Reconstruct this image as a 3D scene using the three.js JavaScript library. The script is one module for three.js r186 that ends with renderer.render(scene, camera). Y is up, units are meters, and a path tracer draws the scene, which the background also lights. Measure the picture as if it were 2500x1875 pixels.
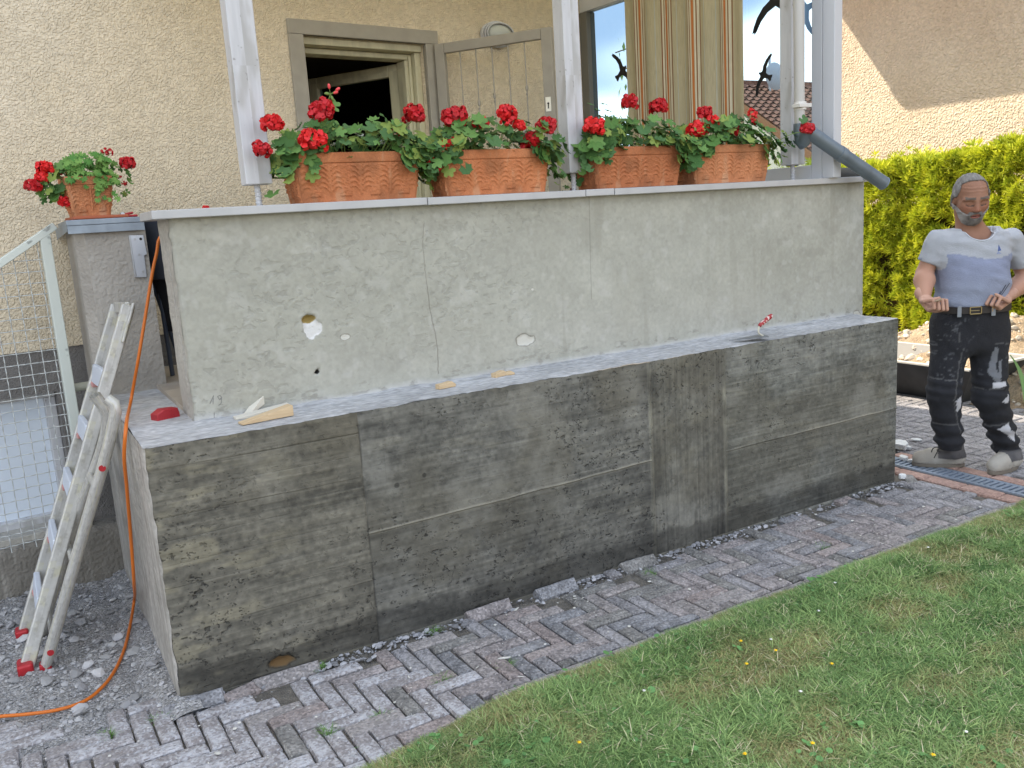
import * as THREE from 'three';
import { mergeGeometries, mergeVertices } from 'three/addons/utils/BufferGeometryUtils.js';
import { RoundedBoxGeometry } from 'three/addons/geometries/RoundedBoxGeometry.js';

// ---------------------------------------------------------------- camera
const scene = new THREE.Scene();
const R = Math.PI / 180, V = (x, y, z) => new THREE.Vector3(x, y, z);
const FPX = 2121.536, EYE = V(-0.30857, 1.57637, 2.9911);
const camera = new THREE.PerspectiveCamera(47.681, 4 / 3, 0.05, 400);
camera.rotation.order = 'YXZ';
camera.rotation.set(-10.888 * R, -29.6715 * R, -3.6534 * R);
camera.position.copy(EYE); camera.updateMatrixWorld();
// ---------------------------------------------------------------- sky, sun, exposure
const renderer = new THREE.WebGLRenderer({ antialias: true });
renderer.setSize(1024, 768);
renderer.toneMapping = THREE.LinearToneMapping;
renderer.toneMappingExposure = 2.05;
renderer.shadowMap.enabled = true; renderer.shadowMap.type = THREE.PCFSoftShadowMap;
const SKYI = 1.0;
const TOSUN = V(-0.5, 1, -1).normalize();
const sun = new THREE.DirectionalLight(0xfff1dc, 5);
sun.position.copy(TOSUN).multiplyScalar(30); sun.castShadow = true;
sun.shadow.mapSize.set(4096, 4096);
Object.assign(sun.shadow.camera, { left: -14, right: 14, top: 14, bottom: -14, near: 1, far: 70 });
scene.add(sun, sun.target);

// ---------------------------------------------------------------- noise
function rng(a) { return () => { a |= 0; a = a + 0x6D2B79F5 | 0; let t = Math.imul(a ^ a >>> 15, 1 | a); t = t + Math.imul(t ^ t >>> 7, 61 | t) ^ t; return ((t ^ t >>> 14) >>> 0) / 4294967296; }; }
const TAB = new Float32Array(65536); { const r = rng(7); for (let i = 0; i < 65536; i++) TAB[i] = r(); }
const lat = (i, j, k) => TAB[(Math.imul(i, 73856093) ^ Math.imul(j, 19349663) ^ Math.imul(k, 83492791)) >>> 3 & 65535];
const sm = t => t * t * (3 - 2 * t), cl = (x, a = 0, b = 1) => x < a ? a : x > b ? b : x, mix = (a, b, t) => a + (b - a) * t;
const step = (a, b, x) => sm(cl((x - a) / (b - a)));
function n2(x, y, k = 0, px = 0, py = 0) {     // value noise, optional period
  const i = Math.floor(x), j = Math.floor(y), u = sm(x - i), v = sm(y - j);
  const w = (n, p) => p ? ((n % p) + p) % p : n, a = w(i, px), b = w(i + 1, px), c = w(j, py), d = w(j + 1, py);
  return mix(mix(lat(a, c, k), lat(b, c, k), u), mix(lat(a, d, k), lat(b, d, k), u), v);
}
function fbm(x, y, o = 4, k = 0, p = 0) { let s = 0, a = .5, f = 1, t = 0; for (let i = 0; i < o; i++) { s += a * n2(x * f, y * f, k + i * 17, p * f, p * f); t += a; a *= .5; f *= 2; } return s / t; }
function n3(x, y, z) { const k = Math.floor(z), w = sm(z - k); return mix(n2(x, y, k * 31 + 5), n2(x, y, k * 31 + 36), w); }
const f3 = (x, y, z, o = 3) => { let s = 0, a = .5, f = 1, t = 0; for (let i = 0; i < o; i++) { s += a * n3(x * f, y * f, z * f + i * 9.3); t += a; a *= .5; f *= 2; } return s / t; };
function cells(x, y, k = 0, p = 0) { // worley: distance to nearest point
  const i = Math.floor(x), j = Math.floor(y); let m = 9, id = 0;
  for (let a = -1; a < 2; a++) for (let b = -1; b < 2; b++) {
    const ii = i + a, jj = j + b, q = n => p ? ((n % p) + p) % p : n;
    const px = ii + lat(q(ii), q(jj), k), py = jj + lat(q(ii), q(jj), k + 99), d = (px - x) ** 2 + (py - y) ** 2; if (d < m) { m = d; id = lat(q(ii), q(jj), k + 7); }
  } return [Math.sqrt(m), id];
}
// ---------------------------------------------------------------- the sky: pale blue air with summer clouds
{
  const W = 512, H = 256, d = new Float32Array(W * H * 4);
  for (let j = 0; j < H; j++) for (let i = 0; i < W; i++) {
    const el = ((j + .5) / H - .5) * Math.PI, az = (i + .5) / W * 2 * Math.PI, y = Math.sin(el), e = Math.max(y, 0);
    let c = [mix(.6, .34, Math.pow(e, .5)), mix(.7, .48, Math.pow(e, .5)), mix(.8, .74, Math.pow(e, .5))];
    const q = 1 / (e + .35), px = Math.cos(az) * Math.cos(el) * q * 1.7, py = Math.sin(az) * Math.cos(el) * q * 1.7;
    const cloud = step(.4, .56, fbm(px * 1.6 + 4.2, py * 1.6 + 1.7, 5, 60)) * step(0, .1, e);
    c = c.map((v, n) => mix(v, [1.72, 1.69, 1.62][n], cloud * .95));
    if (y < 0) { const g = step(0, -.12, y); c = c.map((v, n) => mix(v, [.2, .2, .17][n], g)); }
    const o = (j * W + i) * 4; d[o] = c[0]; d[o + 1] = c[1]; d[o + 2] = c[2]; d[o + 3] = 1;
  }
  const t = new THREE.DataTexture(d, W, H, THREE.RGBAFormat, THREE.FloatType);
  t.mapping = THREE.EquirectangularReflectionMapping; t.magFilter = t.minFilter = THREE.LinearFilter; t.wrapS = THREE.RepeatWrapping; t.needsUpdate = true;
  scene.background = t; scene.environment = t; scene.backgroundIntensity = SKYI; scene.environmentIntensity = SKYI;
}
// ---------------------------------------------------------------- photo pixel + a plane that the thing touches -> point
const ray = (u, v) => V((u - 1250) / FPX, -(v - 937.5) / FPX, -1).applyQuaternion(camera.quaternion);
const onPlane = (u, v, p, n) => { const d = ray(u, v), t = p.clone().sub(EYE).dot(n) / d.dot(n); return EYE.clone().addScaledVector(d, t); };
const PY = (u, v, y) => onPlane(u, v, V(0, y, 0), V(0, 1, 0)), PZ = (u, v, z) => onPlane(u, v, V(0, 0, z), V(0, 0, 1)), PXX = (u, v, x) => onPlane(u, v, V(x, 0, 0), V(1, 0, 0));
const HYAW = 7 * R, HO = V(0, 0, -1.72), HN = V(Math.sin(HYAW), 0, Math.cos(HYAW)), HS = V(Math.cos(HYAW), 0, -Math.sin(HYAW));
const toHouse = P => { const d = P.clone().sub(HO); return V(d.dot(HS), P.y, d.dot(HN)); };
const PH = (u, v, off = 0) => toHouse(onPlane(u, v, HO.clone().addScaledVector(HN, off), HN));
// ---------------------------------------------------------------- building helpers
const taken = {};
const numbered = n => { const k = taken[n] = (taken[n] ?? -1) + 1; return k ? `${n}_${String(k).padStart(3, '0')}` : n; };
function tag(o, label, category, group, kind) { Object.assign(o.userData, label ? { label } : {}, category ? { category } : {}, group ? { group } : {}, kind ? { kind } : {}); return o; }
function thing(name, label, category, pos = [0, 0, 0], turn = 0, group) { const o = new THREE.Group(); o.name = numbered(name); o.position.set(...pos); o.rotation.y = turn; scene.add(o); return tag(o, label, category, group); }
function part(name, g, m, parent, label) { const o = new THREE.Mesh(Array.isArray(g) ? join(g) : g, m); o.name = name; o.castShadow = o.receiveShadow = true; if (label) o.userData.label = label; parent.add(o); return o; }
function solo(name, g, m, label, category, group, kind) { const o = part(numbered(name), g, m, scene); return tag(o, label, category, group, kind); }
function join(gs) {
  gs = gs.map(g => { g = g.index ? g.toNonIndexed() : g; for (const k of Object.keys(g.attributes)) if (!['position', 'normal', 'uv', 'color'].includes(k)) g.deleteAttribute(k); return g; });
  const col = gs.some(g => g.attributes.color);
  for (const g of gs) { const n = g.attributes.position.count; if (!g.attributes.uv) g.setAttribute('uv', new THREE.BufferAttribute(new Float32Array(n * 2), 2)); if (col && !g.attributes.color) g.setAttribute('color', new THREE.BufferAttribute(new Float32Array(n * 3).fill(1), 3)); }
  return gs.length > 1 ? mergeGeometries(gs) : gs[0];
}
function uvm(g, sc = 1) { // uv in metres, from the face's main direction
  g = g.index ? g.toNonIndexed() : g; const p = g.attributes.position, uv = new Float32Array(p.count * 2), a = V(), b = V(), c = V(), n = V();
  for (let i = 0; i < p.count; i += 3) {
    a.fromBufferAttribute(p, i); b.fromBufferAttribute(p, i + 1); c.fromBufferAttribute(p, i + 2);
    n.copy(b).sub(a).cross(c.clone().sub(a)); const x = Math.abs(n.x), y = Math.abs(n.y), z = Math.abs(n.z);
    [a, b, c].forEach((q, k) => { const o = (i + k) * 2; if (y >= x && y >= z) { uv[o] = q.x; uv[o + 1] = q.z; } else if (z >= x) { uv[o] = q.x; uv[o + 1] = q.y; } else { uv[o] = q.z; uv[o + 1] = q.y; } uv[o] *= sc; uv[o + 1] *= sc; });
  }
  g.setAttribute('uv', new THREE.BufferAttribute(uv, 2)); return g;
}
const at = (g, x, y, z, rx = 0, ry = 0, rz = 0) => { if (rx || ry || rz) g.applyMatrix4(new THREE.Matrix4().makeRotationFromEuler(new THREE.Euler(rx, ry, rz, 'YXZ'))); return g.translate(x, y, z); };
function bx(x0, x1, y0, y1, z0, z1, r = .004) { // rounded box between bounds
  const w = x1 - x0, h = y1 - y0, d = z1 - z0; r = Math.min(r, w / 2.2, h / 2.2, d / 2.2);
  const g = r > 0 ? new RoundedBoxGeometry(w, h, d, 1, r) : new THREE.BoxGeometry(w, h, d);
  return uvm(g.translate((x0 + x1) / 2, (y0 + y1) / 2, (z0 + z1) / 2));
}
function bar(a, b, w, d, r = .004, up = V(0, 0, 1)) { // beam from a to b, w across, d along "up"
  const L = a.distanceTo(b), g = r > 0 ? new RoundedBoxGeometry(w, L, d, 1, Math.min(r, w / 2.2, d / 2.2)) : new THREE.BoxGeometry(w, L, d); uvm(g);
  const gg = uvm(g), y = b.clone().sub(a).normalize(), x = y.clone().cross(up).normalize(), z = x.clone().cross(y);
  gg.applyMatrix4(new THREE.Matrix4().makeBasis(x, y, z)); const m = a.clone().add(b).multiplyScalar(.5); return gg.translate(m.x, m.y, m.z);
}
function tube(pts, r, seg = 0, rad = 8, closed = false) { const c = pts.length === 2 ? new THREE.LineCurve3(pts[0], pts[1]) : new THREE.CatmullRomCurve3(pts, closed); return new THREE.TubeGeometry(c, seg || (pts.length === 2 ? 1 : pts.length * 6), r, rad, closed); }
function rod(a, b, r, rad = 10) { const L = a.distanceTo(b), g = new THREE.CylinderGeometry(r, r, L, rad); g.applyQuaternion(new THREE.Quaternion().setFromUnitVectors(V(0, 1, 0), b.clone().sub(a).normalize())); const m = a.clone().add(b).multiplyScalar(.5); return g.translate(m.x, m.y, m.z); }
function prism(pts, d, bev = 0) { const s = new THREE.Shape(pts.map(p => new THREE.Vector2(p[0], p[1]))); return new THREE.ExtrudeGeometry(s, { depth: d, bevelEnabled: bev > 0, bevelSize: bev, bevelThickness: bev, bevelSegments: 1 }); }
function grid(nu, nv, fn) { // fn(u,v)->[x,y,z], uv = given 4th,5th or u,v
  const p = [], uv = [], ix = [];
  for (let j = 0; j <= nv; j++) for (let i = 0; i <= nu; i++) { const q = fn(i / nu, j / nv); p.push(q[0], q[1], q[2]); uv.push(q[3] ?? i / nu, q[4] ?? j / nv); }
  for (let j = 0; j < nv; j++) for (let i = 0; i < nu; i++) { const a = j * (nu + 1) + i; ix.push(a, a + 1, a + nu + 2, a, a + nu + 2, a + nu + 1); }
  const g = new THREE.BufferGeometry(); g.setAttribute('position', new THREE.Float32BufferAttribute(p, 3)); g.setAttribute('uv', new THREE.Float32BufferAttribute(uv, 2)); g.setIndex(ix); g.computeVertexNormals(); return g;
}
function tex(w, h, fn, srgb = true, rx = 1, ry = rx) {
  const d = new Uint8Array(w * h * 4);
  for (let j = 0; j < h; j++) for (let i = 0; i < w; i++) { const c = fn((i + .5) / w, (j + .5) / h), o = (j * w + i) * 4; if (typeof c === 'number') d[o] = d[o + 1] = d[o + 2] = cl(c) * 255; else { d[o] = cl(c[0]) * 255; d[o + 1] = cl(c[1]) * 255; d[o + 2] = cl(c[2]) * 255; } d[o + 3] = 255; }
  const t = new THREE.DataTexture(d, w, h); if (srgb) t.colorSpace = THREE.SRGBColorSpace; t.wrapS = t.wrapT = THREE.RepeatWrapping; t.magFilter = THREE.LinearFilter; t.minFilter = THREE.LinearMipmapLinearFilter; t.generateMipmaps = true; t.repeat.set(rx, ry); t.needsUpdate = true; return t;
}
const rep = (t, rx, ry = rx) => { const c = t.clone(); c.repeat.set(rx, ry); c.needsUpdate = true; return c; };
const M = (o) => new THREE.MeshStandardMaterial({ roughness: .8, metalness: 0, side: THREE.DoubleSide, ...o });
const rgb = (r, g, b) => [r / 255, g / 255, b / 255];
const lerp3 = (a, b, t) => [mix(a[0], b[0], t), mix(a[1], b[1], t), mix(a[2], b[2], t)];
const mul3 = (a, k) => [a[0] * k, a[1] * k, a[2] * k];
// shared relief textures, tiles of a metre or half a metre
const grainH = tex(512, 512, (u, v) => .5 * fbm(u * 24, v * 24, 4, 3, 24) + .5 * fbm(u * 96, v * 96, 2, 9, 96), false, 2);
const stuccoH = tex(1024, 1024, (u, v) => { const a = fbm(u * 40 + 2.2 * n2(u * 20, v * 20, 4, 20, 20), v * 40, 3, 21, 0), b = 1 - Math.abs(2 * n2(u * 56, v * 56, 44, 56, 56) - 1); return .55 * step(.3, .72, n2(u * 60 + 1.2 * n2(u * 30, v * 30, 5, 30, 30), v * 60 + 1.2 * n2(u * 30, v * 30, 6, 30, 30), 41, 60, 60)) + .3 * b * b + .15 * a; }, false);
// ================================================================ SETTING
const rs = rng(11);
const segD = (x, y, a, b, c, d) => { const vx = c - a, vy = d - b, t = cl(((x - a) * vx + (y - b) * vy) / (vx * vx + vy * vy)); return Math.hypot(x - a - vx * t, y - b - vy * t); };
const polyD = (x, y, p) => { let m = 9; for (let i = 0; i + 1 < p.length; i++) m = Math.min(m, segD(x, y, p[i][0], p[i][1], p[i + 1][0], p[i + 1][1])); return m; };
const soilT = tex(512, 512, (u, v) => lerp3(rgb(92, 84, 74), rgb(134, 126, 114), fbm(u * 16, v * 16, 5, 70, 16)), true, 1);
solo('ground', grid(2, 2, (u, v) => [mix(-160, 160, u), -.14, mix(160, -160, v), u * 320, v * 320]), M({ map: soilT, roughness: 1 }), 'bare earth ground around the house and garden', null, null, 'structure');

// ---- gravel and rubble beside the block
const gravT = tex(512, 512, (u, v) => { const [d, id] = cells(u * 44, v * 44, 5, 44); return mul3(lerp3(rgb(132, 131, 130), rgb(188, 187, 188), id), .84 + .2 * (1 - d) + .2 * (fbm(u * 6, v * 6, 3, 73, 6) - .5)); }, true, 3);
const gravH = tex(512, 512, (u, v) => 1 - cells(u * 44, v * 44, 5, 44)[0], false, 3);
const gravY = (x, z) => -.05 + .03 * fbm(x * 3 + 9, z * 3, 3, 88) + .02 * fbm(x * 14, z * 14, 3, 89) - .05 * step(-.5, -1.3, z) * step(-.5, .0, x) + .035 * step(-.12, 0, x);
solo('gravel_ground', grid(160, 150, (u, v) => { const x = mix(-2.4, .06, u), z = mix(.1, -2, v); return [x, gravY(x, z), z, x, z]; }), M({ map: gravT, bumpMap: gravH, bumpScale: .006, roughness: 1 }), 'pale crushed rubble ground beside the concrete block', null, null, 'structure');
const stoneG = [0, 1, 2].map(k => { const g = new THREE.IcosahedronGeometry(1, k === 2 ? 1 : 0), p = g.attributes.position; for (let i = 0; i < p.count; i++) { const x = p.getX(i), y = p.getY(i), z = p.getZ(i), s = .65 + .7 * n3(x * 1.3 + k * 7, y * 1.3, z * 1.3 + 4); p.setXYZ(i, x * s, y * s * .6, z * s * .85); } g.computeVertexNormals(); return uvm(g); });
const stoneM = M({ color: 0xffffff, roughness: .95 });
function scatter(name, geo, mat, n, place, label, parent, cat) {
  const im = new THREE.InstancedMesh(geo, mat, n), m = new THREE.Matrix4(), q = new THREE.Quaternion(), e = new THREE.Euler(), c = new THREE.Color(); let k = 0;
  for (let i = 0; i < n; i++) { const r = place(i); if (!r) continue; e.set(r.rx ?? 0, r.ry ?? 0, r.rz ?? 0, 'YXZ'); q.setFromEuler(e); m.compose(r.p, q, r.s); im.setMatrixAt(k, m); c.setRGB(...r.c); im.setColorAt(k, c); k++; }
  im.count = k; im.castShadow = im.receiveShadow = true; im.name = parent ? name : numbered(name); (parent ?? scene).add(im); return tag(im, label, cat, null, 'stuff');
}
{
  const r = rng(21);
  scatter('rubble', stoneG[0], stoneM, 9000, i => { const x = -r() * 1.5, z = .05 - r() * 1.75; const big = r(), s = big > .985 ? .016 + r() * .016 : .003 + Math.pow(r(), 3) * .011, g = .22 + r() * .28; return { p: V(x, gravY(x, z) + s * .3, z), s: V(s * (.8 + r() * .7), s * (.5 + r() * .5), s), ry: r() * 7, rx: r() - .5, rz: r() - .5, c: [g, g * .99, g * (.98 + .04 * r())] }; }, 'loose grey rubble chips and gravel beside the block', null, 'gravel');
}
// ---- pavers: right-angled herringbone of 20 x 10 cm stones
const paveT = ['#8d8b8d', '#948d8c', '#87878a', '#97918f', '#84827f', '#978c89'].map((h, k) => { const c = new THREE.Color(h).convertLinearToSRGB(), b = [c.r, c.g, c.b]; const base = [parseInt(h.slice(1, 3), 16), parseInt(h.slice(3, 5), 16), parseInt(h.slice(5), 16)].map(v => v / 255);
  return tex(256, 256, (u, v) => { const [d, id] = cells(u * 60, v * 60, 30 + k, 60), m = fbm(u * 7, v * 7, 4, 50 + k, 7); let q = mul3(base, .72 + .38 * m + .34 * (id - .5)); const st = step(.55, .72, fbm(u * 4 + k, v * 4, 4, 66 + k, 0)); q = lerp3(q, rgb(170, 166, 164), st * .25); return q; }, true, 2.2); });
const dustT = [0, 1].map(k => tex(256, 256, (u, v) => { const m = fbm(u * 6, v * 6, 5, 150 + k, 6), d = cells(u * 60, v * 60, 31, 60)[1]; return lerp3(lerp3(rgb(124, 119, 119), rgb(152, 148, 148), d), rgb(186, 187, 192), .8 * step(.25, .75, m + .3 * (d - .5))); }, true, 2.2));
const paveB = tex(256, 256, (u, v) => .6 * cells(u * 60, v * 60, 30, 60)[1] + .4 * fbm(u * 20, v * 20, 3, 77, 20), false, 2.2);
const paverM = [...paveT, ...dustT].map(map => M({ map, bumpMap: paveB, bumpScale: .0045, roughness: .95 }));
const jointT = tex(256, 256, (u, v) => lerp3(rgb(82, 78, 72), rgb(134, 128, 118), fbm(u * 20, v * 20, 4, 71, 20)), true, 2);
const pavement = new THREE.Group(); pavement.name = 'pavement'; scene.add(pavement); tag(pavement, 'grey and reddish herringbone paving along the block', null, null, 'structure');
part('bedding_sand', [uvm(grid(1, 1, (u, v) => [mix(-1.8, 5.8, u), -.019, mix(.83, -.0, v)])), uvm(grid(1, 1, (u, v) => [mix(3.83, 5.8, u), -.0185, mix(-.0, -3.6, v)]))], M({ map: jointT, bumpMap: gravH, bumpScale: .006, roughness: 1 }), pavement);
const U = .0647, rectG = {};
function paverGeo(w, d, k) {
  const key = w.toFixed(2) + d.toFixed(2) + k; if (rectG[key]) return rectG[key];
  const r = rng(400 + k + Math.round(w * 991)), b = .008, c = [[-w / 2, -d / 2], [w / 2, -d / 2], [w / 2, d / 2], [-w / 2, d / 2]].map(([x, z]) => [x + (r() - .5) * .005, z + (r() - .5) * .005]);
  const pts = []; for (let i = 0; i < 4; i++) { const [ax, az] = c[i], [qx, qz] = c[(i + 1) % 4]; for (let t = 0; t < 3; t++) pts.push([mix(ax, qx, t / 3) + (t ? (r() - .5) * .004 : 0), mix(az, qz, t / 3) + (t ? (r() - .5) * .004 : 0)]); }
  const inset = (s, y) => pts.map(([x, z]) => [x * (1 - s / w), y + (r() - .5) * .0022, z * (1 - s / d)]);
  const rings = [inset(0, -.06), inset(0, -b), inset(b * 1.5, -.0015), inset(b * 5, 0)], P = [], ix = [];
  for (const q of rings) for (const v of q) P.push(...v); P.push(0, .0005, 0); const n = pts.length;
  for (let a = 0; a < 3; a++) for (let i = 0; i < n; i++) { const p = a * n + i, q = a * n + (i + 1) % n; ix.push(p, p + n, q, q, p + n, q + n); }
  for (let i = 0; i < n; i++) ix.push(3 * n + i, 4 * n, 3 * n + (i + 1) % n);
  const g = new THREE.BufferGeometry(); g.setAttribute('position', new THREE.Float32BufferAttribute(P, 3)); g.setIndex(ix); const o = uvm(g), uv = o.attributes.uv, du = r() * 3, dv = r() * 3; for (let i = 0; i < uv.count; i++) uv.setXY(i, uv.getX(i) + du, uv.getY(i) + dv); o.computeVertexNormals(); return rectG[key] = o;
}
{
  const r = rng(31), list = [];
  const X0 = .742 - U * 36, Z0 = .409 - U * 60;
  const lim = x => x < -.42 ? -.3 : x < -.28 ? .0 : x < 0 ? -.1 : x < 3.83 ? .045 : -3.5;
  for (let i = 0; i < 116; i++) for (let j = 0; j < 70; j++) {
    const k = ((i - j + 624) % 6); let x0 = X0 + i * U, z0 = Z0 + j * U, x1 = x0 + U, z1 = z0 + U;
    if (k === 0) x1 += 2 * U; else if (k === 5) z1 += 2 * U; else continue;
    if (x1 > 3.93 && x0 < 4.3) { if (x0 < 3.9 && x1 <= 4.04) x1 = Math.min(x1, 3.93); else if (x0 > 4.2) x0 = 4.32; else continue; }
    if (x0 > 5.72 || x0 < -1.5 || z1 > .95) continue;
    { const zm = (x0 + x1) / 2 < .85 ? .83 : .585; if (z1 > zm) { z1 = zm; if (z1 - z0 < .035) continue; } }
    const l = lim((x0 + x1) / 2); if (z0 < l) { if (z1 - l < .05 || r() < .3) continue; if (l === .045 && r() < .5) z0 = l + r() * .02; else if (z0 < l - .06) continue; }
    if (x0 < 3.83 && x1 > 3.8 && z0 < .02) continue;
    if (x1 - x0 < .03 || z1 - z0 < .03) continue;
    list.push([x0, x1, z0, z1]);
  }
  list.sort((a, b) => Math.hypot(a[0] - EYE.x, a[2] - EYE.z) - Math.hypot(b[0] - EYE.x, b[2] - EYE.z));
  const rest = [];
  list.forEach(([x0, x1, z0, z1], n) => {
    const w = x1 - x0 - .0045 - r() * .0025, d = z1 - z0 - .0045 - r() * .0025, cx = (x0 + x1) / 2, cz = (z0 + z1) / 2;
    const dust = step(1.15, .1, cx + .7 * (fbm(cx * 2.2, cz * 2.2, 3, 91) - .5)), mi = r() < dust ? 6 + (r() < .5 ? 1 : 0) : Math.floor(r() * 6);
    const pale = Math.abs(cx - .839) < .03 && Math.abs(cz - .441) < .02;
    const g = paverGeo(w, d, Math.floor(r() * 3));
    if (n < 285) { const o = part('paver', g, paverM[pale ? 7 : mi], pavement); o.position.set(cx, (r() - .5) * .009, cz); o.rotation.set((r() - .5) * .05, (r() - .5) * .025, (r() - .5) * .03); if (pale) o.userData.label = 'pale sand coloured paver'; }
    else rest.push([at(g.clone(), cx, (r() - .5) * .004, cz, (r() - .5) * .015, (r() - .5) * .02, 0), mi]);
  });
  const far = part('paver_field', rest.map(q => q[0]), paverM[0], pavement); tag(far, null, null, null, 'stuff');
  // border row of thin kerb slabs along the lawn and the reddish stones along the drain
  for (let x = .9, k = 0; x < 4.2; x += .502, k++) { const o = part('edging_stone', uvm(new RoundedBoxGeometry(.496, .09, .05, 1, .006)), paverM[3], pavement); o.position.set(x + .25, -.045 - .002 + (r() - .5) * .006, .615); o.rotation.y = (r() - .5) * .008; }
  const redM = [0, 1, 2].map(k => M({ map: tex(128, 128, (u, v) => { const c = lerp3(rgb(146, 118, 108), rgb(178, 150, 138), fbm(u * 10, v * 10, 4, 240 + k, 10)); return mul3(c, .9 + .2 * cells(u * 40, v * 40, 30, 40)[1]); }, true, 3), bumpMap: paveB, bumpScale: .004, roughness: .95 }));
  for (const [x, w] of [[3.985, .1], [4.26, .1]]) for (let z = -.32, k = 0; z < 1.2; z += .205, k++) { const o = part('red_paver', paverGeo(w - .006, .2, k % 3), redM[k % 3], pavement); o.position.set(x, .002 + (r() - .5) * .004, z + .1); o.rotation.y = (r() - .5) * .02; }
  // tilted and broken half stones left along the block
  for (const [u, v, L, a, tilt] of [[470, 1708, .2, .0, .7], [690, 1632, .24, .0, .5], [1180, 1480, .2, .0, .9], [1345, 1430, .2, .0, .8], [1540, 1366, .19, .0, .7], [1480, 1392, .06, .0, .1], [1930, 1268, .1, 0, .1], [2055, 1218, .1, 0, .1], [2215, 1168, .12, .9, .1], [590, 1690, .12, .2, .15]]) {
    const p = PY(u, v, .0), o = part('broken_paver', paverGeo(L, .06, 1), paverM[Math.floor(r() * 6)], pavement); o.position.set(p.x, .002 + r() * .008, Math.max(p.z, .045)); o.rotation.set(tilt, a, (r() - .5) * .06);
  }
  // crumbs of mortar in the gap at the foot of the block, splinters on the stones
  scatter('mortar_crumbs', stoneG[1], stoneM, 1500, () => { const x = r() * 3.8, z = .012 + Math.pow(r(), 2) * .09, c = step(.45, .6, fbm(x * 3, 1, 3, 95)), s = .003 + Math.pow(r(), 3) * .011; if (r() > .25 + c) return; const g = .16 + r() * .26; return { p: V(x, -.014 + s * .4 + r() * .01, z), s: V(s * 1.3, s * .8, s), ry: r() * 7, rx: r(), c: [g, g, g * 1.05] }; }, null, pavement);
  scatter('litter', stoneG[2], stoneM, 340, () => { const x = -.7 + Math.pow(r(), 1.5) * 4.6, z = .08 + r() * .5, s = .002 + Math.pow(r(), 5) * .006, g = .4 + r() * .3; return { p: V(x, .004, z), s: V(s * (1 + r() * 3 * (r() > .8)), s * .4, s), ry: r() * 7, c: [g, g * .98, g * .9] }; }, null, pavement);
}
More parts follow.
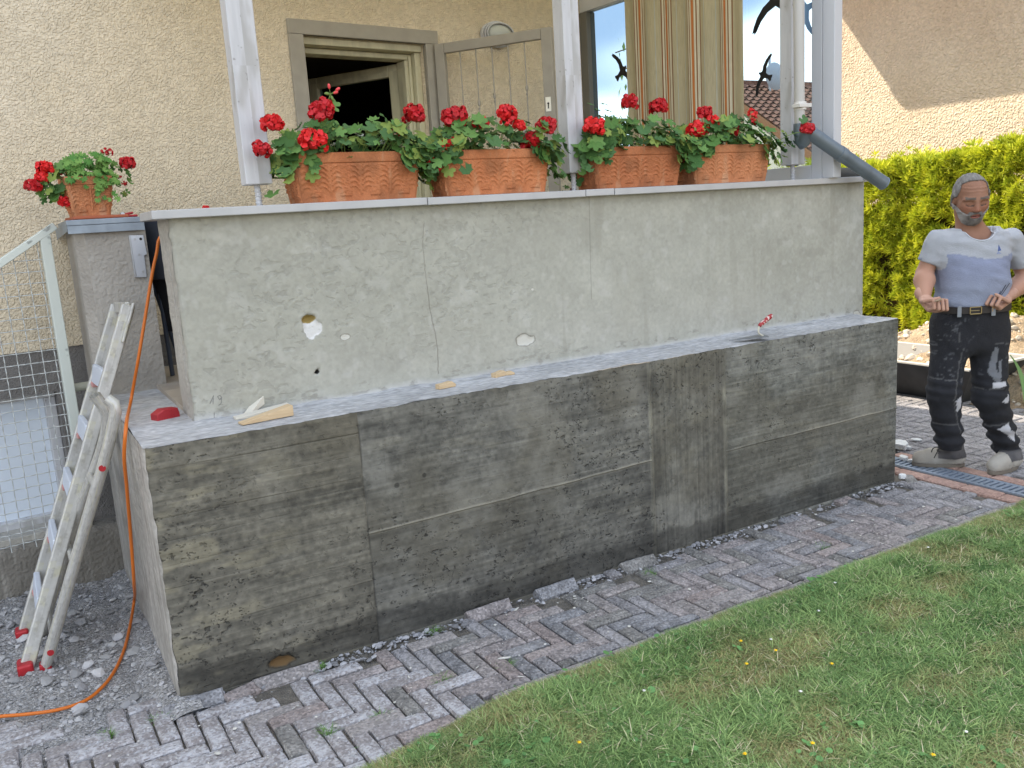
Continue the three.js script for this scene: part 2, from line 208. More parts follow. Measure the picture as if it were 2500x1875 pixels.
// ---- lawn
const lawnT = tex(512, 512, (u, v) => lerp3(rgb(84, 78, 40), rgb(134, 108, 60), fbm(u * 24, v * 24, 5, 72, 24)), true, 1);
const zE = x => .648 + .16 * Math.max(0, 1 - x) + .035 * (fbm(x * 5, 3, 4, 79) - .5), lawnY = (x, z) => -.005 + .015 * fbm(x * 2, z * 2, 3, 77);
solo('lawn_soil', grid(120, 60, (u, v) => { const x = mix(-6, 9, u), z = mix(8, zE(x) + .006, v); return [x, lawnY(x, z), z, x, z]; }), M({ map: lawnT, roughness: 1 }), 'mossy soil under the mown lawn', null, null, 'structure');
{
  const r = rng(41), blades = [];
  for (let b = 0; b < 9; b++) { // a tuft of nine bent blades
    const a = r() * 6.28, L = .016 + r() * .026, w = .0013 + r() * .0016, lean = .6 + r() * 1.8, ox = (r() - .5) * .026, oz = (r() - .5) * .026, P = [], ix = [];
    for (let i = 0; i < 4; i++) { const t = i / 3, q = lean * t * t * L, y = L * t * (1 - .4 * t * lean * .6), ww = w * (1 - t * .85); P.push(ox + Math.cos(a) * q - Math.sin(a) * ww, y, oz + Math.sin(a) * q + Math.cos(a) * ww, ox + Math.cos(a) * q + Math.sin(a) * ww, y, oz + Math.sin(a) * q - Math.cos(a) * ww); if (i) { const k = i * 2; ix.push(k - 2, k - 1, k, k, k - 1, k + 1); } }
    const g = new THREE.BufferGeometry(); g.setAttribute('position', new THREE.Float32BufferAttribute(P, 3)); g.setIndex(ix); g.computeVertexNormals(); blades.push(g);
  }
  const tuft = join(blades), gm = M({ color: 0xffffff, roughness: .7 });
  const spot = () => { const d = .3 + Math.pow(r(), .8) * 5.2; return d; };
  scatter('grass', tuft, gm, 130000, i => {
    let x, z; if (i < 15000) { x = -.6 + r() * 5.6; z = zE(x) + Math.pow(r(), 2) * .1; } else { x = -.2 + r() * 5.4; z = zE(x) + .004 + Math.pow(r(), 1.25) * 2.1; }
    const u = (x + .3) * .869 + (z - 3) * .495, w = (x + .3) * .495 - (z - 3) * .869; if (w < 1.0 || Math.abs(u) > w * .66 + .12) return;
    const patch = fbm(x * 3.1, z * 3.1, 4, 101), dry = step(.46, .62, fbm(x * 5 + 3, z * 5, 4, 103) + .1 * step(.07, 0, z - zE(x))) * (r() < .75 ? 1 : .2), s = (.72 + .4 * patch) * (.75 + .5 * r()) * (1 - .25 * dry) * (.55 + .45 * step(0, .1, z - zE(x))), t = r();
    let c = lerp3([.075, .165, .04], [.34, .48, .16], t * t * .9 + .5 * (patch - .5)); c = lerp3(c, lerp3([.24, .17, .06], [.5, .4, .2], t), dry * .7); if (r() < .05) c = [.58, .52, .34];
    return { p: V(x, lawnY(x, z) - .002, z), s: V(s * 1.15, s, s * 1.15), ry: r() * 6.28, rx: (r() - .5) * .5, rz: (r() - .5) * .5, c };
  }, 'short mown grass with dry and mossy patches beside the paving', null, 'grass');
  // weeds in the joints of the paving
  scatter('weeds', tuft, gm, 60, i => { const q = [[2004, 1332], [690, 1510], [1050, 1530], [930, 1748], [800, 1780], [1590, 1400], [250, 1760], [1085, 1655], [380, 1720], [1240, 1620]][i % 10], p = PY(q[0] + (r() - .5) * 24, q[1] + (r() - .5) * 12, 0); return { p: V(p.x, -.012, Math.max(p.z, .05)), s: V(.8, .7, .8), ry: r() * 6, c: [.12, .24, .05] }; }, null, pavement);
  // clover and plantain leaves
  const leaf = new THREE.CircleGeometry(1, 7); leaf.rotateX(-Math.PI / 2); uvm(leaf);
  scatter('clover', leaf, M({ color: 0xffffff, roughness: .7 }), 2600, () => { const x = .4 + r() * 4.2, z = .63 + r() * 1.7; if (fbm(x * 2.6, z * 2.6, 3, 131) < .5) return; const s = .005 + r() * .009, g = 1 + r() * .6; return { p: V(x, lawnY(x, z) + .012 + r() * .014, z), s: V(s, s, s), ry: r() * 7, rx: (r() - .5) * .8, rz: (r() - .5) * .8, c: [.08 * g, .19 * g, .055 * g] }; }, 'small clover leaves growing among the grass', null, 'clover');
  // small flowers, one thing each
  const petal = (n, R0, col, name, lab, spots) => { const gs = []; for (let i = 0; i < n; i++) { const a = i / n * 6.28; const g = new THREE.CircleGeometry(R0 * .5, 6); g.scale(1, .7, 1); g.rotateX(-Math.PI / 2 + .35); g.translate(0, 0, 0); g.translate(R0 * .5, 0, 0); g.rotateY(a); gs.push(g); } gs.push(new THREE.SphereGeometry(R0 * .3, 6, 4)); const G = uvm(join(gs)), m = M({ color: col, roughness: .6 });
    for (const [u, v] of spots) { const p = PY(u, v, .02), t = thing(name, lab[0], 'flower', [p.x, 0, p.z], r() * 6, lab[1]); const h = part('petals', G, m, t); h.position.y = .034; part('stem', rod(V(0, 0, 0), V(0, .034, 0), .0012, 5), M({ color: 0x5c7a33 }), t); } };
  petal(6, .008, 0xf2c40a, 'yellow_flower', ['tiny yellow wildflower growing in the lawn', 'yellow flowers in the lawn'], [[1808, 1573], [1893, 1596], [1822, 1629], [2030, 1629], [1983, 1824], [1414, 1822], [1818, 1850], [2277, 1853]]);
  petal(8, .007, 0xe9e7e2, 'daisy', ['tiny white daisy in the lawn', 'white daisies in the lawn'], [[1998, 1499], [1882, 1569], [2265, 1343], [2038, 1430], [1954, 1697], [2357, 1796], [1572, 1695]]);
}
// ================================================================ THE CONCRETE BLOCK
const BL = 3.81, BH = .91, sx = [0, PZ(897, 1270, 0).x, PZ(1590, 1100, 0).x, PZ(1771, 1080, 0).x, BL];
const ySeam = x => PZ(1130, 1243, 0).y + (x - 1.5) * .012, ySeam4 = PZ(1950, 1058, 0).y;
const panelOf = x => x < sx[1] ? 0 : x < sx[2] ? 1 : x < sx[3] ? 2 : 3;
function concrete(x, y) { // {h: relief in metres, c: colour}
  const k = panelOf(x), vert = k === 2, wob = .006 * (fbm(x * 3, y * 3, 2, 8) - .5);
  let h = 0, c; const a = vert ? y : x, b = (vert ? x : y) + wob;
  const streak = fbm(a * 5, b * 90, 3, 201 + k), fine = fbm(x * 60, y * 60, 3, 211), lo = fbm(x * 2.2 + k * 5, y * 2.8, 4, 221), mid = fbm(x * 9, y * 13, 4, 223);
  const bh = vert ? .066 : k === 0 ? .083 : .12, jj = Math.floor(b / bh), fr = b / bh - jj, edge = Math.min(fr, 1 - fr) * bh, tone = lat(jj, k, 300);
  const seg = step(.35, .6, fbm(a * 1.6 + jj * 7, jj * 3.3, 2, 305)), vis = k === 1 ? .2 : k === 3 ? .35 : .7;
  h += (tone - .5) * .003 * vis - .002 * seg * vis * step(.005, 0, edge); // boards and the nib between them
  h += (streak - .5) * .0022 * (k === 1 ? .6 : 1) + (fine - .5) * .0012 + (mid - .5) * .002;
  const pit = step(.74, .82, n2(x * 170 + 2 * fine, y * 190, 12)) * step(.45, .7, n2(x * 50, y * 50, 13)), big = step(.8, .86, n2(x * 78 + 2.5 * fine, y * 90 + 2 * streak, 14)) * step(.55, .8, n2(x * 21, y * 21, 15));
  const dens = .25 + .75 * step(.35, .62, fbm(x * 2.1 + 3, y * 3, 3, 231)); h -= pit * .003 * dens + big * .005 * dens;
  const base = [rgb(116, 112, 101), rgb(116, 114, 107), rgb(113, 111, 103), rgb(122, 122, 115)][k];
  c = mul3(base, .6 + .2 * lo + .32 * mid + .36 * (streak - .5) + .36 * (fine - .5) + .06 * vis * (tone - .5) * 2);
  c = lerp3(c, mul3(base, .66), .35 * seg * vis * step(.004, .0005, edge) * (.4 + fine));
  c = lerp3(c, rgb(90, 84, 70), .35 * step(.5, .72, fbm(x * 2.6 + 8, y * 2.2 + k, 4, 241)));            // brown formwork oil
  c = lerp3(c, rgb(158, 150, 124), .4 * step(.56, .72, fbm(x * 7, y * 22 + 4, 4, 251)) * (k === 0 ? step(.75, .1, x) : .25)); // pale laitance
  c = lerp3(c, rgb(150, 148, 140), .35 * step(.54, .74, fbm(x * 5 + 2, y * 6, 4, 257)) * (k === 0 ? .5 : 1));
  c = mul3(c, 1 - .34 * pit * dens - .28 * big * dens);
  for (let s = 1; s < 4; s++) { const d = Math.abs(x - sx[s] - .004 * (fbm(y * 9, s, 2, 9) - .5)), nib = s > 1; h += (nib ? .004 : -.0018) * step(.007, .001, d) * (.5 + fbm(y * 20, s, 2, 269)); if (nib) c = lerp3(c, rgb(150, 146, 130), .7 * step(.012, .002, d - .003) * fbm(y * 14, s * 3, 3, 261) * 1.4); else c = mul3(c, 1 - .3 * step(.005, 0, d) * step(.3, .65, fbm(y * 9, 2, 3, 268))); c = lerp3(c, mul3(c, .8), step(.11, 0, d) * step(.4, .7, fbm(x * 6, y * 5, 3, 263))); }
  const ys = k === 1 ? ySeam(x) : k === 3 ? ySeam4 + (x - 3) * .006 : -9, sd = y - ys - .006 * fbm(x * 6, 0, 2, 265); h += .004 * step(.006, 0, Math.abs(sd)); c = lerp3(c, rgb(160, 154, 138), .6 * step(.012, 0, Math.abs(sd)) * step(.3, .6, fbm(x * 4, 1, 3, 267))); if (sd < 0 && ys > 0) c = mul3(c, .93);
  for (const [ux, uy, ur] of knots) { const d = Math.hypot(x - ux, y - uy); c = mul3(c, 1 - .35 * step(ur, ur * .6, d)); }
  const lowBand = y - .055 - .07 * fbm(x * 5, 3, 4, 271) - .03 * fbm(x * 22, y * 30, 2, 273); c = lerp3(c, mul3(c, .74), step(.012, -.012, lowBand));    // darker band with ragged upper edge along the bottom
  const drip = k !== 0 && k !== 2 ? step(.6, .78, fbm(x * 60, y * 2.4, 3, 281)) * step(.42, .62, fbm(x * 2.4, 4, 2, 283)) * step(.62, .7, y + .12 * fbm(x * 20, 1, 2, 285)) : 0; c = lerp3(c, mul3(c, .8), drip * .35);
  const hole = Math.hypot((x - hole0.x) / .05, (y - hole0.y) / .022) + .5 * (fbm(x * 40, y * 40, 2, 291) - .5); h -= .03 * step(1.1, .6, hole); c = lerp3(c, rgb(112, 84, 48), step(1.1, .7, hole) * .8);
  return { h, c };
}
const knots = [PZ(1036, 1160, 0), PZ(969, 1185, 0), PZ(1690, 1010, 0)].map((p, i) => [p.x, p.y, [.011, .013, .008][i]]), hole0 = PZ(690, 1615, 0);
const concQ = []; const concT = tex(2048, 512, (u, v) => { const q = concrete(u * BL, v * BH); concQ.push(.5 + q.h / .016); return q.c; }, true); let ci = 0; const concH = tex(2048, 512, () => concQ[ci++], false);
const concM = M({ map: concT, bumpMap: concH, bumpScale: .016, roughness: .9 });
const mortT = tex(1024, 512, (u, v) => { const s = fbm(u * 14, v * 60, 4, 311), m = fbm(u * 8, v * 8, 5, 313), f = fbm(u * 90, v * 90, 2, 315); return mul3(lerp3(rgb(134, 134, 134), rgb(196, 196, 197), cl(.45 * s + .75 * m)), .86 + .28 * f); }, true, .5, 1);
const mortH = tex(512, 512, (u, v) => .6 * fbm(u * 10, v * 60, 4, 321, 0) + .4 * fbm(u * 50, v * 50, 3, 323, 50), false, 1);
const mortM = M({ map: mortT, bumpMap: mortH, bumpScale: .012, roughness: .95 });
const sideT = tex(512, 512, (u, v) => { const s = fbm(u * 30 + v * 3, v * 4, 4, 331), m = fbm(u * 6, v * 6, 5, 333); return mul3(lerp3(rgb(120, 116, 108), rgb(196, 192, 186), cl(.6 * s + .5 * m)), .9 + .2 * fbm(u * 60, v * 60, 2, 335)); }, true, 1);
const sideM = M({ map: sideT, bumpMap: mortH, bumpScale: .008, roughness: .95 });
const arris = y => .012 * (fbm(y * 22, 4, 4, 341) - .5) + .006; // broken corner
const topEdge = x => .008 * (fbm(x * 26, 9, 4, 343) - .5) + .002;
{
  const t = thing('concrete_block', 'dark weathered concrete block with board marks under the plastered parapet', 'concrete block');
  for (let k = 0; k < 4; k++) {
    const nx = Math.round((sx[k + 1] - sx[k]) / .014), ny = 64;
    part('formwork_panel', grid(nx, ny, (u, v) => { let x = mix(sx[k], sx[k + 1], u), y = mix(-.08, BH, v); const q = concrete(x, cl(y, 0, BH - .001)); let z = q.h * .8; if (v === 1) y -= Math.abs(topEdge(x)); if (k === 0 && u === 0) { x += arris(y); z -= arris(y); } return [x, y, z, x / BL, y / BH]; }), concM, t, ['board marked panel with many pits and yellowish streaks', 'broad smooth panel with one horizontal seam', 'narrow panel with upright board marks', 'greenish grey panel with drip stains'][k]);
  }
  part('side_face', grid(90, 60, (u, v) => { const z = mix(-1.62, 0, u); let y = mix(-.12, BH, v), x = .006 * (fbm(z * 6, y * 6, 4, 351) - .5); if (u === 1) { x += arris(y); return [x, y, z - arris(y), z, y]; } return [x, y, z, z, y]; }), sideM, t, 'pale streaked end face');
  part('mortar_top', grid(380, 26, (u, v) => { const x = mix(-.0, BL, u), z = mix(0, -.34, v); let y = BH + .006 * (fbm(x * 7, z * 16, 4, 361) - .4) + .012 * step(-.2, -.3, z) * fbm(x * 12, 2, 3, 363); if (v === 0) y -= Math.abs(topEdge(x)); return [x, y, z, x, z]; }), mortM, t, 'whitish freshly trowelled mortar ledge');
  part('mortar_side_top', grid(30, 90, (u, v) => { const x = mix(0, .26, u), z = mix(-.34, -1.62, v); return [x, BH + .006 * (fbm(x * 7, z * 16, 4, 361) - .4) + .012 * step(-.2, -.3, z) * fbm(x * 12, 2, 3, 363) * step(-.6, -.34, z), z, x, z]; }), mortM, t);
  part('end_face', grid(4, 4, (u, v) => [BL, mix(-.1, BH - .003, v), mix(0, -1.62, u), u, v]), sideM, t);
}
// ================================================================ THE PARAPET WALL
const WZ = -.28, WB = -.5, WX0 = .215, WX1 = PZ(2107, 610, WZ).x, WT = 1.643;
const W = (u, v) => { const p = PZ(u, v, WZ); return [p.x, p.y]; };
const crack = [[1035, 545], [1032, 600], [1040, 680], [1050, 760], [1062, 810], [1068, 850], [1070, 912]].map(p => W(...p)), crack2 = [[1438, 478], [1441, 600], [1444, 730]].map(p => W(...p));
const hA = W(762, 800), hA2 = W(757, 779), hB = W(1283, 832), hC = W(1300, 706), hD = W(775, 908), hE = W(845, 822), hF = W(2092, 770);
const nineteen = [[W(513, 985), W(521, 966), W(520, 986)], [W(535, 975), W(531, 968), W(537, 965), W(541, 970), W(536, 976), W(541, 972), W(540, 984), W(534, 990)], [W(523, 1008), W(523, 1020)]];
const pencil = nineteen.map(l => ({ l, b: [Math.min(...l.map(p => p[0])) - .01, Math.max(...l.map(p => p[0])) + .01, Math.min(...l.map(p => p[1])) - .01, Math.max(...l.map(p => p[1])) + .01] }));
const blob = (x, y, [cx, cy], rx, ry, k) => Math.hypot((x - cx) / rx, (y - cy) / ry) + .9 * (fbm(x * 30, y * 30, 4, k) - .5);
function render_(x, y) {
  const lo = fbm(x * 2.4, y * 2.4, 4, 401), mid = fbm(x * 9, y * 9, 4, 403), f = fbm(x * 70, y * 70, 3, 405);
  let h = .5 + .16 * (mid - .5) + .14 * (f - .5), c = mul3(lerp3(rgb(166, 165, 153), rgb(180, 179, 168), cl(lo * 1.3 - .1)), .92 + .08 * mid + .1 * (f - .5));
  const zone = step(.44, .62, fbm(x * 1.9 + 1, y * 2.4, 4, 411)) * step(2.7, 1.5, x), pn = fbm(x * 44 + 1.5 * n2(x * 30, y * 30, 6), y * 52, 3, 412), pk = zone * step(.56, .7, pn); h -= .14 * pk; c = mul3(c, 1 - .05 * pk);
  h += zone * .14 * (fbm(x * 45, y * 45, 2, 413) - .5);
  c = lerp3(c, rgb(156, 154, 142), .3 * step(.5, .8, fbm(x * 5, y * 4, 5, 415))); c = lerp3(c, rgb(138, 136, 126), .3 * step(.6, .78, fbm(x * 14, y * 14, 3, 417)) * (x > 3.2 ? 1 : .35));
  c = lerp3(c, rgb(205, 204, 200), .2 * step(.6, .8, fbm(x * 20 + 5, y * 20, 3, 419)));
  const dr = step(.62, .74, fbm(x * 16, y * 1.2 + 5, 3, 421)) * step(.45, .6, fbm(x * 2, 7, 2, 423)); c = lerp3(c, rgb(148, 146, 134), dr * .35);
  if (y < BH + .06) { const s = step(BH + .015 + .035 * fbm(x * 9, 2, 4, 425), BH + .0, y); c = lerp3(c, rgb(196, 196, 196), .75 * s); const dk = step(.6, .75, fbm(x * 24, y * 50, 4, 427)) * step(.05, .01, Math.abs(y - BH - .03)); c = lerp3(c, rgb(120, 116, 108), dk * .35); h -= dk * .1; }
  const cr = polyD(x + .004 * (fbm(y * 60, 0, 2, 431) - .5), y, crack), cw = y < crack[3][1] + .1 ? .0016 : .0009; c = lerp3(c, rgb(120, 116, 106), .5 * step(cw * 1.6, cw * .5, cr)); h -= .3 * step(cw * 2, 0, cr);
  const c2 = polyD(x, y, crack2); c = lerp3(c, mul3(c, .8), .6 * step(.003, .001, c2));
  for (const q of pencil) if (x > q.b[0] && x < q.b[1] && y > q.b[2] && y < q.b[3]) c = lerp3(c, rgb(92, 92, 92), .7 * step(.0018, .0007, polyD(x, y, q.l)));
  const A = blob(x, y, hA, .036, .05, 441), A2 = blob(x, y, hA2, .03, .016, 443); if (A < 1.05) { c = lerp3(c, rgb(212, 211, 208), step(1.02, .9, A)); h -= .25 * step(1.05, .8, A); } if (A2 < 1) { c = lerp3(c, rgb(158, 138, 84), step(1, .85, A2)); h -= .3 * step(1, .7, A2); }
  for (const [q, rx, ry, k] of [[hB, .042, .028, 451], [hC, .008, .006, 453], [hE, .02, .012, 455], [hF, .03, .03, 457]]) { const B = blob(x, y, q, rx, ry, k); if (B < 1.1) { c = lerp3(c, rgb(198, 196, 186), step(1, .85, B)); c = lerp3(c, rgb(120, 116, 106), .5 * step(.12, .02, Math.abs(B - 1))); h -= .2 * step(1.05, .8, B); } }
  if (Math.hypot(x - hD[0], y - hD[1]) < .008) { c = rgb(38, 36, 34); h = 0; }
  return { h, c };
}
const wallQ = []; const wallT = tex(2048, 512, (u, v) => { const q = render_(mix(WX0, WX1, u), mix(BH - .01, WT, v)); wallQ.push(q.h); return q.c; }, true); let wi = 0; const wallH = tex(2048, 512, () => wallQ[wi++], false);
const wallM = M({ map: wallT, bumpMap: wallH, bumpScale: .009, roughness: .92 });
const plasT = tex(512, 512, (u, v) => mul3(lerp3(rgb(158, 154, 146), rgb(182, 179, 170), fbm(u * 5, v * 5, 5, 461, 5)), .94 + .12 * fbm(u * 60, v * 60, 3, 463, 60)), true, 1);
const plasM = M({ map: plasT, bumpMap: rep(grainH, 1), bumpScale: .008, roughness: .92 });
{
  const t = thing('parapet_wall', 'pale grey plastered parapet wall with crack and chipped patches on the concrete block', 'wall');
  const dig = (x, y) => { const d = Math.hypot(x - hD[0], y - hD[1]); return -.02 * step(1.05, .55, blob(x, y, hA2, .03, .016, 443)) - .006 * step(1.0, .8, blob(x, y, hA, .036, .05, 441)) - .005 * step(1, .8, blob(x, y, hB, .042, .028, 451)) - .02 * step(.009, .006, d) + .004 * (fbm(x * 2.2, y * 2.2, 3, 471) - .5) + .0025 * (fbm(x * 9, y * 9, 3, 473) - .5); };
  part('rendered_face', grid(430, 92, (u, v) => { let x = mix(WX0, WX1, u), y = mix(BH - .01, WT, v); let z = WZ + dig(x, y); if (u === 0) z -= .012 + .01 * fbm(y * 30, 5, 3, 475); return [x + (u === 0 ? .012 * (fbm(y * 24, 3, 3, 477) - .3) : 0), y, z, u, v]; }), wallM, t);
  // end face towards the gate with its long split in the plaster
  const split = y => mix(-.40, -.33, (y - BH) / (WT - BH)) * 0 + mix(-.315, -.40, cl((y - BH) / (WT - BH))) + .012 * (fbm(y * 12, 1, 3, 479) - .5);
  part('end_face', grid(60, 90, (u, v) => { const y = mix(BH - .01, WT, v), z = mix(WB, WZ - .012, u), d = Math.abs(z - split(y)), open = step(.0, .2, y - BH - .08) * step(WT - .05, WT - .2, y); return [WX0 + .014 * (fbm(y * 24, 3, 3, 477) - .3) * u + .03 * step(.011, .002, d) * open + .004 * (fbm(z * 20, y * 20, 3, 481) - .5), y, z, z, y]; }), plasM, t);
  part('wall_core', bx(WX0 + .03, WX1 - .001, BH - .005, WT, WB, WZ - .03, 0), plasM, t);
  // metal coping in sheets
  const capM = M({ color: 0xc9cacb, roughness: .45, metalness: .15, map: tex(256, 256, (u, v) => mul3([.93, .93, .93], .9 + .12 * fbm(u * 5, v * 5, 5, 491, 5)), true, 2) });
  const cuts = [PZ(370, 525, -.24).x, PZ(1044, 488, -.24).x, PZ(1431, 474, -.24).x, PZ(1501, 470, -.24).x, PZ(2122, 437, -.24).x];
  for (let k = 0; k < 4; k++) { const a = cuts[k] + (k ? .0015 : 0), b = cuts[k + 1] - .0015;
    const g = uvm(at(bx(a, b, 1.643, 1.673, WB - .035, -.24, .003), 0, k % 2 ? -.001 : 0, 0)); part('coping_sheet', g, capM, t); }
  part('coping_end_clip', bx(cuts[4] - .05, cuts[4] + .006, 1.652, 1.69, -.262, -.232, .003), capM, t);
}
// ================================================================ THE HOUSE (its front is turned 7 degrees from the parapet)
const stuccoT = tex(512, 512, (u, v) => mul3(lerp3(rgb(212, 197, 169), rgb(226, 213, 190), fbm(u * 4, v * 4, 5, 501, 4)), .95 + .1 * fbm(u * 60, v * 60, 2, 503, 60)), true, .8);
const stuccoM = M({ map: stuccoT, bumpMap: rep(stuccoH, 2.4), bumpScale: .0055, roughness: .95 });
const trimM = M({ color: 0xa39d90, roughness: .6, map: tex(128, 128, (u, v) => mul3([.98, .98, .98], .93 + .1 * fbm(u * 9, v * 9, 4, 511, 9)), true, 2) });
const creamM = M({ color: 0xc9c3a2, roughness: .55, map: tex(128, 256, (u, v) => mul3([1, 1, 1], .86 + .2 * fbm(u * 20, v * 4, 4, 513)), true, 2) });
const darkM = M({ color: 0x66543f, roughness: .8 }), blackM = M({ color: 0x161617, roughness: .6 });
const whiteM = M({ color: 0xcfd0d3, roughness: .5, map: tex(256, 256, (u, v) => { const s = fbm(u * 40, v * 3, 4, 521), b = step(.8, .84, fbm(u * 24 + 2, v * 24, 3, 523)); return lerp3(lerp3(mul3([.98, .98, .98], .9 + .12 * s), rgb(186, 182, 172), .5 * step(.55, .75, fbm(u * 7, v * 2, 4, 525))), rgb(150, 146, 138), b * .5); }, true, 2) });
const plinthM = M({ map: tex(256, 256, (u, v) => mul3(rgb(122, 119, 116), .85 + .3 * fbm(u * 6, v * 6, 5, 531, 6)), true, 1), bumpMap: rep(grainH, 2), bumpScale: .008, roughness: .95 });
const glassM = new THREE.MeshPhysicalMaterial({ color: 0xd3e0e8, roughness: .02, transmission: 1, thickness: 0, ior: 1.5, side: THREE.DoubleSide });
const metalM = M({ color: 0xb8bcc2, roughness: .38, metalness: .85 });
const tileT = tex(256, 256, (u, v) => { const r = v * 8 - Math.floor(v * 8); return mul3(lerp3(rgb(112, 72, 58), rgb(150, 104, 86), lat(Math.floor(u * 12), Math.floor(v * 8), 5)), .9 + .2 * fbm(u * 30, v * 30, 3, 541)); }, true, 1);
const tileM = M({ map: tileT, roughness: .9 });
const houseSide = (g) => g; const HP = [0, 0, -1.72];
{
  const t = thing('house', 'beige roughcast house with open terrace door and grey plinth', 'house', HP, HYAW);
  const D0 = 1.3, D1 = 2.08, DY = 2.618, B0 = -1.25, B1 = -.165, BY0 = .22, BY1 = .885, SR = 3.354, SL = -6, EV = 4.1, RD = (SL + SR) / 2, RY = EV + (SR - RD) * .8;
  const sh = new THREE.Shape(); [[SL, 1.094], [SR, 1.094], [SR, EV], [RD, RY], [SL, EV]].forEach(([x, y], i) => i ? sh.lineTo(x, y) : sh.moveTo(x, y));
  const hole = (a, b, c, d) => { const h = new THREE.Path(); h.moveTo(a, c); h.lineTo(a, d); h.lineTo(b, d); h.lineTo(b, c); h.closePath(); sh.holes.push(h); }; hole(D0, D1, 1.0941, DY);
  part('wall', [uvm(new THREE.ExtrudeGeometry(sh, { depth: .3, bevelEnabled: false }).translate(0, 0, -.3)), bx(SR - .3, SR - .001, 1.094, EV, -8.5, -.301, 0), bx(SL, SL + .3, 1.094, EV, -8.5, -.301, 0), bx(SL, SR, 1.094, EV, -8.8, -8.501, 0)], stuccoM, t);
  part('plinth', [bx(SL, B0, -.3, 1.094, -.3, -.012, 0), bx(B1, D0, -.3, 1.094, -.3, -.012, 0), bx(D1, SR - .02, -.3, 1.094, -.3, -.012, 0), bx(B0, B1, BY1, 1.094, -.3, -.012, 0), bx(B0, B1, -.3, BY0, -.3, -.012, 0), bx(D0, D1, -.3, .93, -.3, -.013, 0), bx(SR - .32, SR - .02, -.3, 1.0935, -8.5, -.301, 0)], plinthM, t);
  // rooms behind the openings
  const pl = (a, b, c, d, e, f) => bx(a, b, c, d, e, f, 0);
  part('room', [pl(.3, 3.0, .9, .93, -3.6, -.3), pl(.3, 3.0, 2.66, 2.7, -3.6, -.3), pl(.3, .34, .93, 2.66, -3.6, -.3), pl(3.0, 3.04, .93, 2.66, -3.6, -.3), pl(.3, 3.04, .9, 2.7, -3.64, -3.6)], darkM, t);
  // roof
  const rl = (x, y, z) => V(x, y, z), ov = .4, slope = .8;
  const roofP = s => { const e = s > 0 ? SR + ov : SL - ov, y = EV - ov * slope + .05; return prism([[RD, RY + .05], [e, y], [e, y + .14], [RD, RY + .22]].map(p => p), 9.6).translate(0, 0, -9.2); };
  part('roof', [uvm(roofP(1)), uvm(roofP(-1))], tileM, t);
  // door surround, reveal, frame and the open leaf
  const dr = part('door_frame', [bx(D0 - .085, D0, .93, DY, -.02, .02), bx(D1, D1 + .09, .93, DY, -.02, .02), bx(D0 - .085, D1 + .09, DY, DY + .078, -.02, .0205)], trimM, t, 'flat warm grey surround of the terrace door');
  part('inner_frame', [bx(D0 + .001, D1 - .001, DY - .04, DY - .001, -.17, -.03), bx(D1 - .042, D1 - .001, .93, DY - .041, -.17, -.05), bx(D0 + .001, D0 + .03, .93, DY - .041, -.2, -.16), bx(D0 + .001, D1 - .001, DY - .075, DY - .042, -.2, -.1, .008), bx(D1 - .085, D1 - .045, .93, DY - .076, -.2, -.1, .008), bx(D1 - .063, D1 - .043, .93, DY - .05, -.13, -.085, .006)], creamM, dr);
  const leaf = new THREE.Group(); leaf.name = 'door_leaf'; t.add(leaf); leaf.position.set(D1 - .075, 0, -.2); leaf.rotation.y = -66 * R; leaf.userData.label = 'cream glazed door leaf standing open into the dark room';
  part('leaf_frame', [bx(-.075, 0, .95, DY - .08, -.055, 0, .006), bx(-.72, -.65, .95, DY - .08, -.055, 0, .006), bx(-.65, -.075, DY - .15, DY - .08, -.054, -.001, .006), bx(-.65, -.075, .95, 1.07, -.054, -.001, .006)], creamM, leaf);
  part('pane', bx(-.65, -.075, 1.07, DY - .15, -.032, -.026, 0), glassM, leaf);
  // basement window
  const bw = new THREE.Group(); bw.name = 'basement_window'; t.add(bw); bw.userData.label = 'basement window with a pale blue panel behind the mesh';
  part('frame', [bx(B0, B1, BY0, BY0 + .05, -.16, -.09), bx(B0, B1, BY1 - .035, BY1, -.16, -.09), bx(B1 - .05, B1 - .001, BY0 + .05, BY1 - .036, -.16, -.09), bx(B0, B0 + .05, BY0 + .05, BY1 - .036, -.16, -.09)], whiteM, bw);
  part('blind', bx(B0 + .05, B1 - .05, BY0 + .05, BY1 - .036, -.15, -.135, 0), M({ color: 0xdbe4ee, roughness: .3 }), bw);  // opaque pale blue panel filling the window frame
  part('window_sill', bx(B0 - .02, B1 + .05, BY0 - .02, BY0 + .012, -.14, .06), plasM, bw);
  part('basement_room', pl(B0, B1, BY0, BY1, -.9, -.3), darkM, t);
  // soffit of the terrace roof, hung from the house
  part('terrace_roof', [uvm(grid(1, 1, (u, v) => [mix(.42, 3.52, u), 3.0, mix(1.78, .001, v)]))], new THREE.MeshPhysicalMaterial({ color: 0xf3e8c6, roughness: .9, transmission: .75, thickness: 0, side: THREE.DoubleSide }), t, 'translucent terrace roof');
}
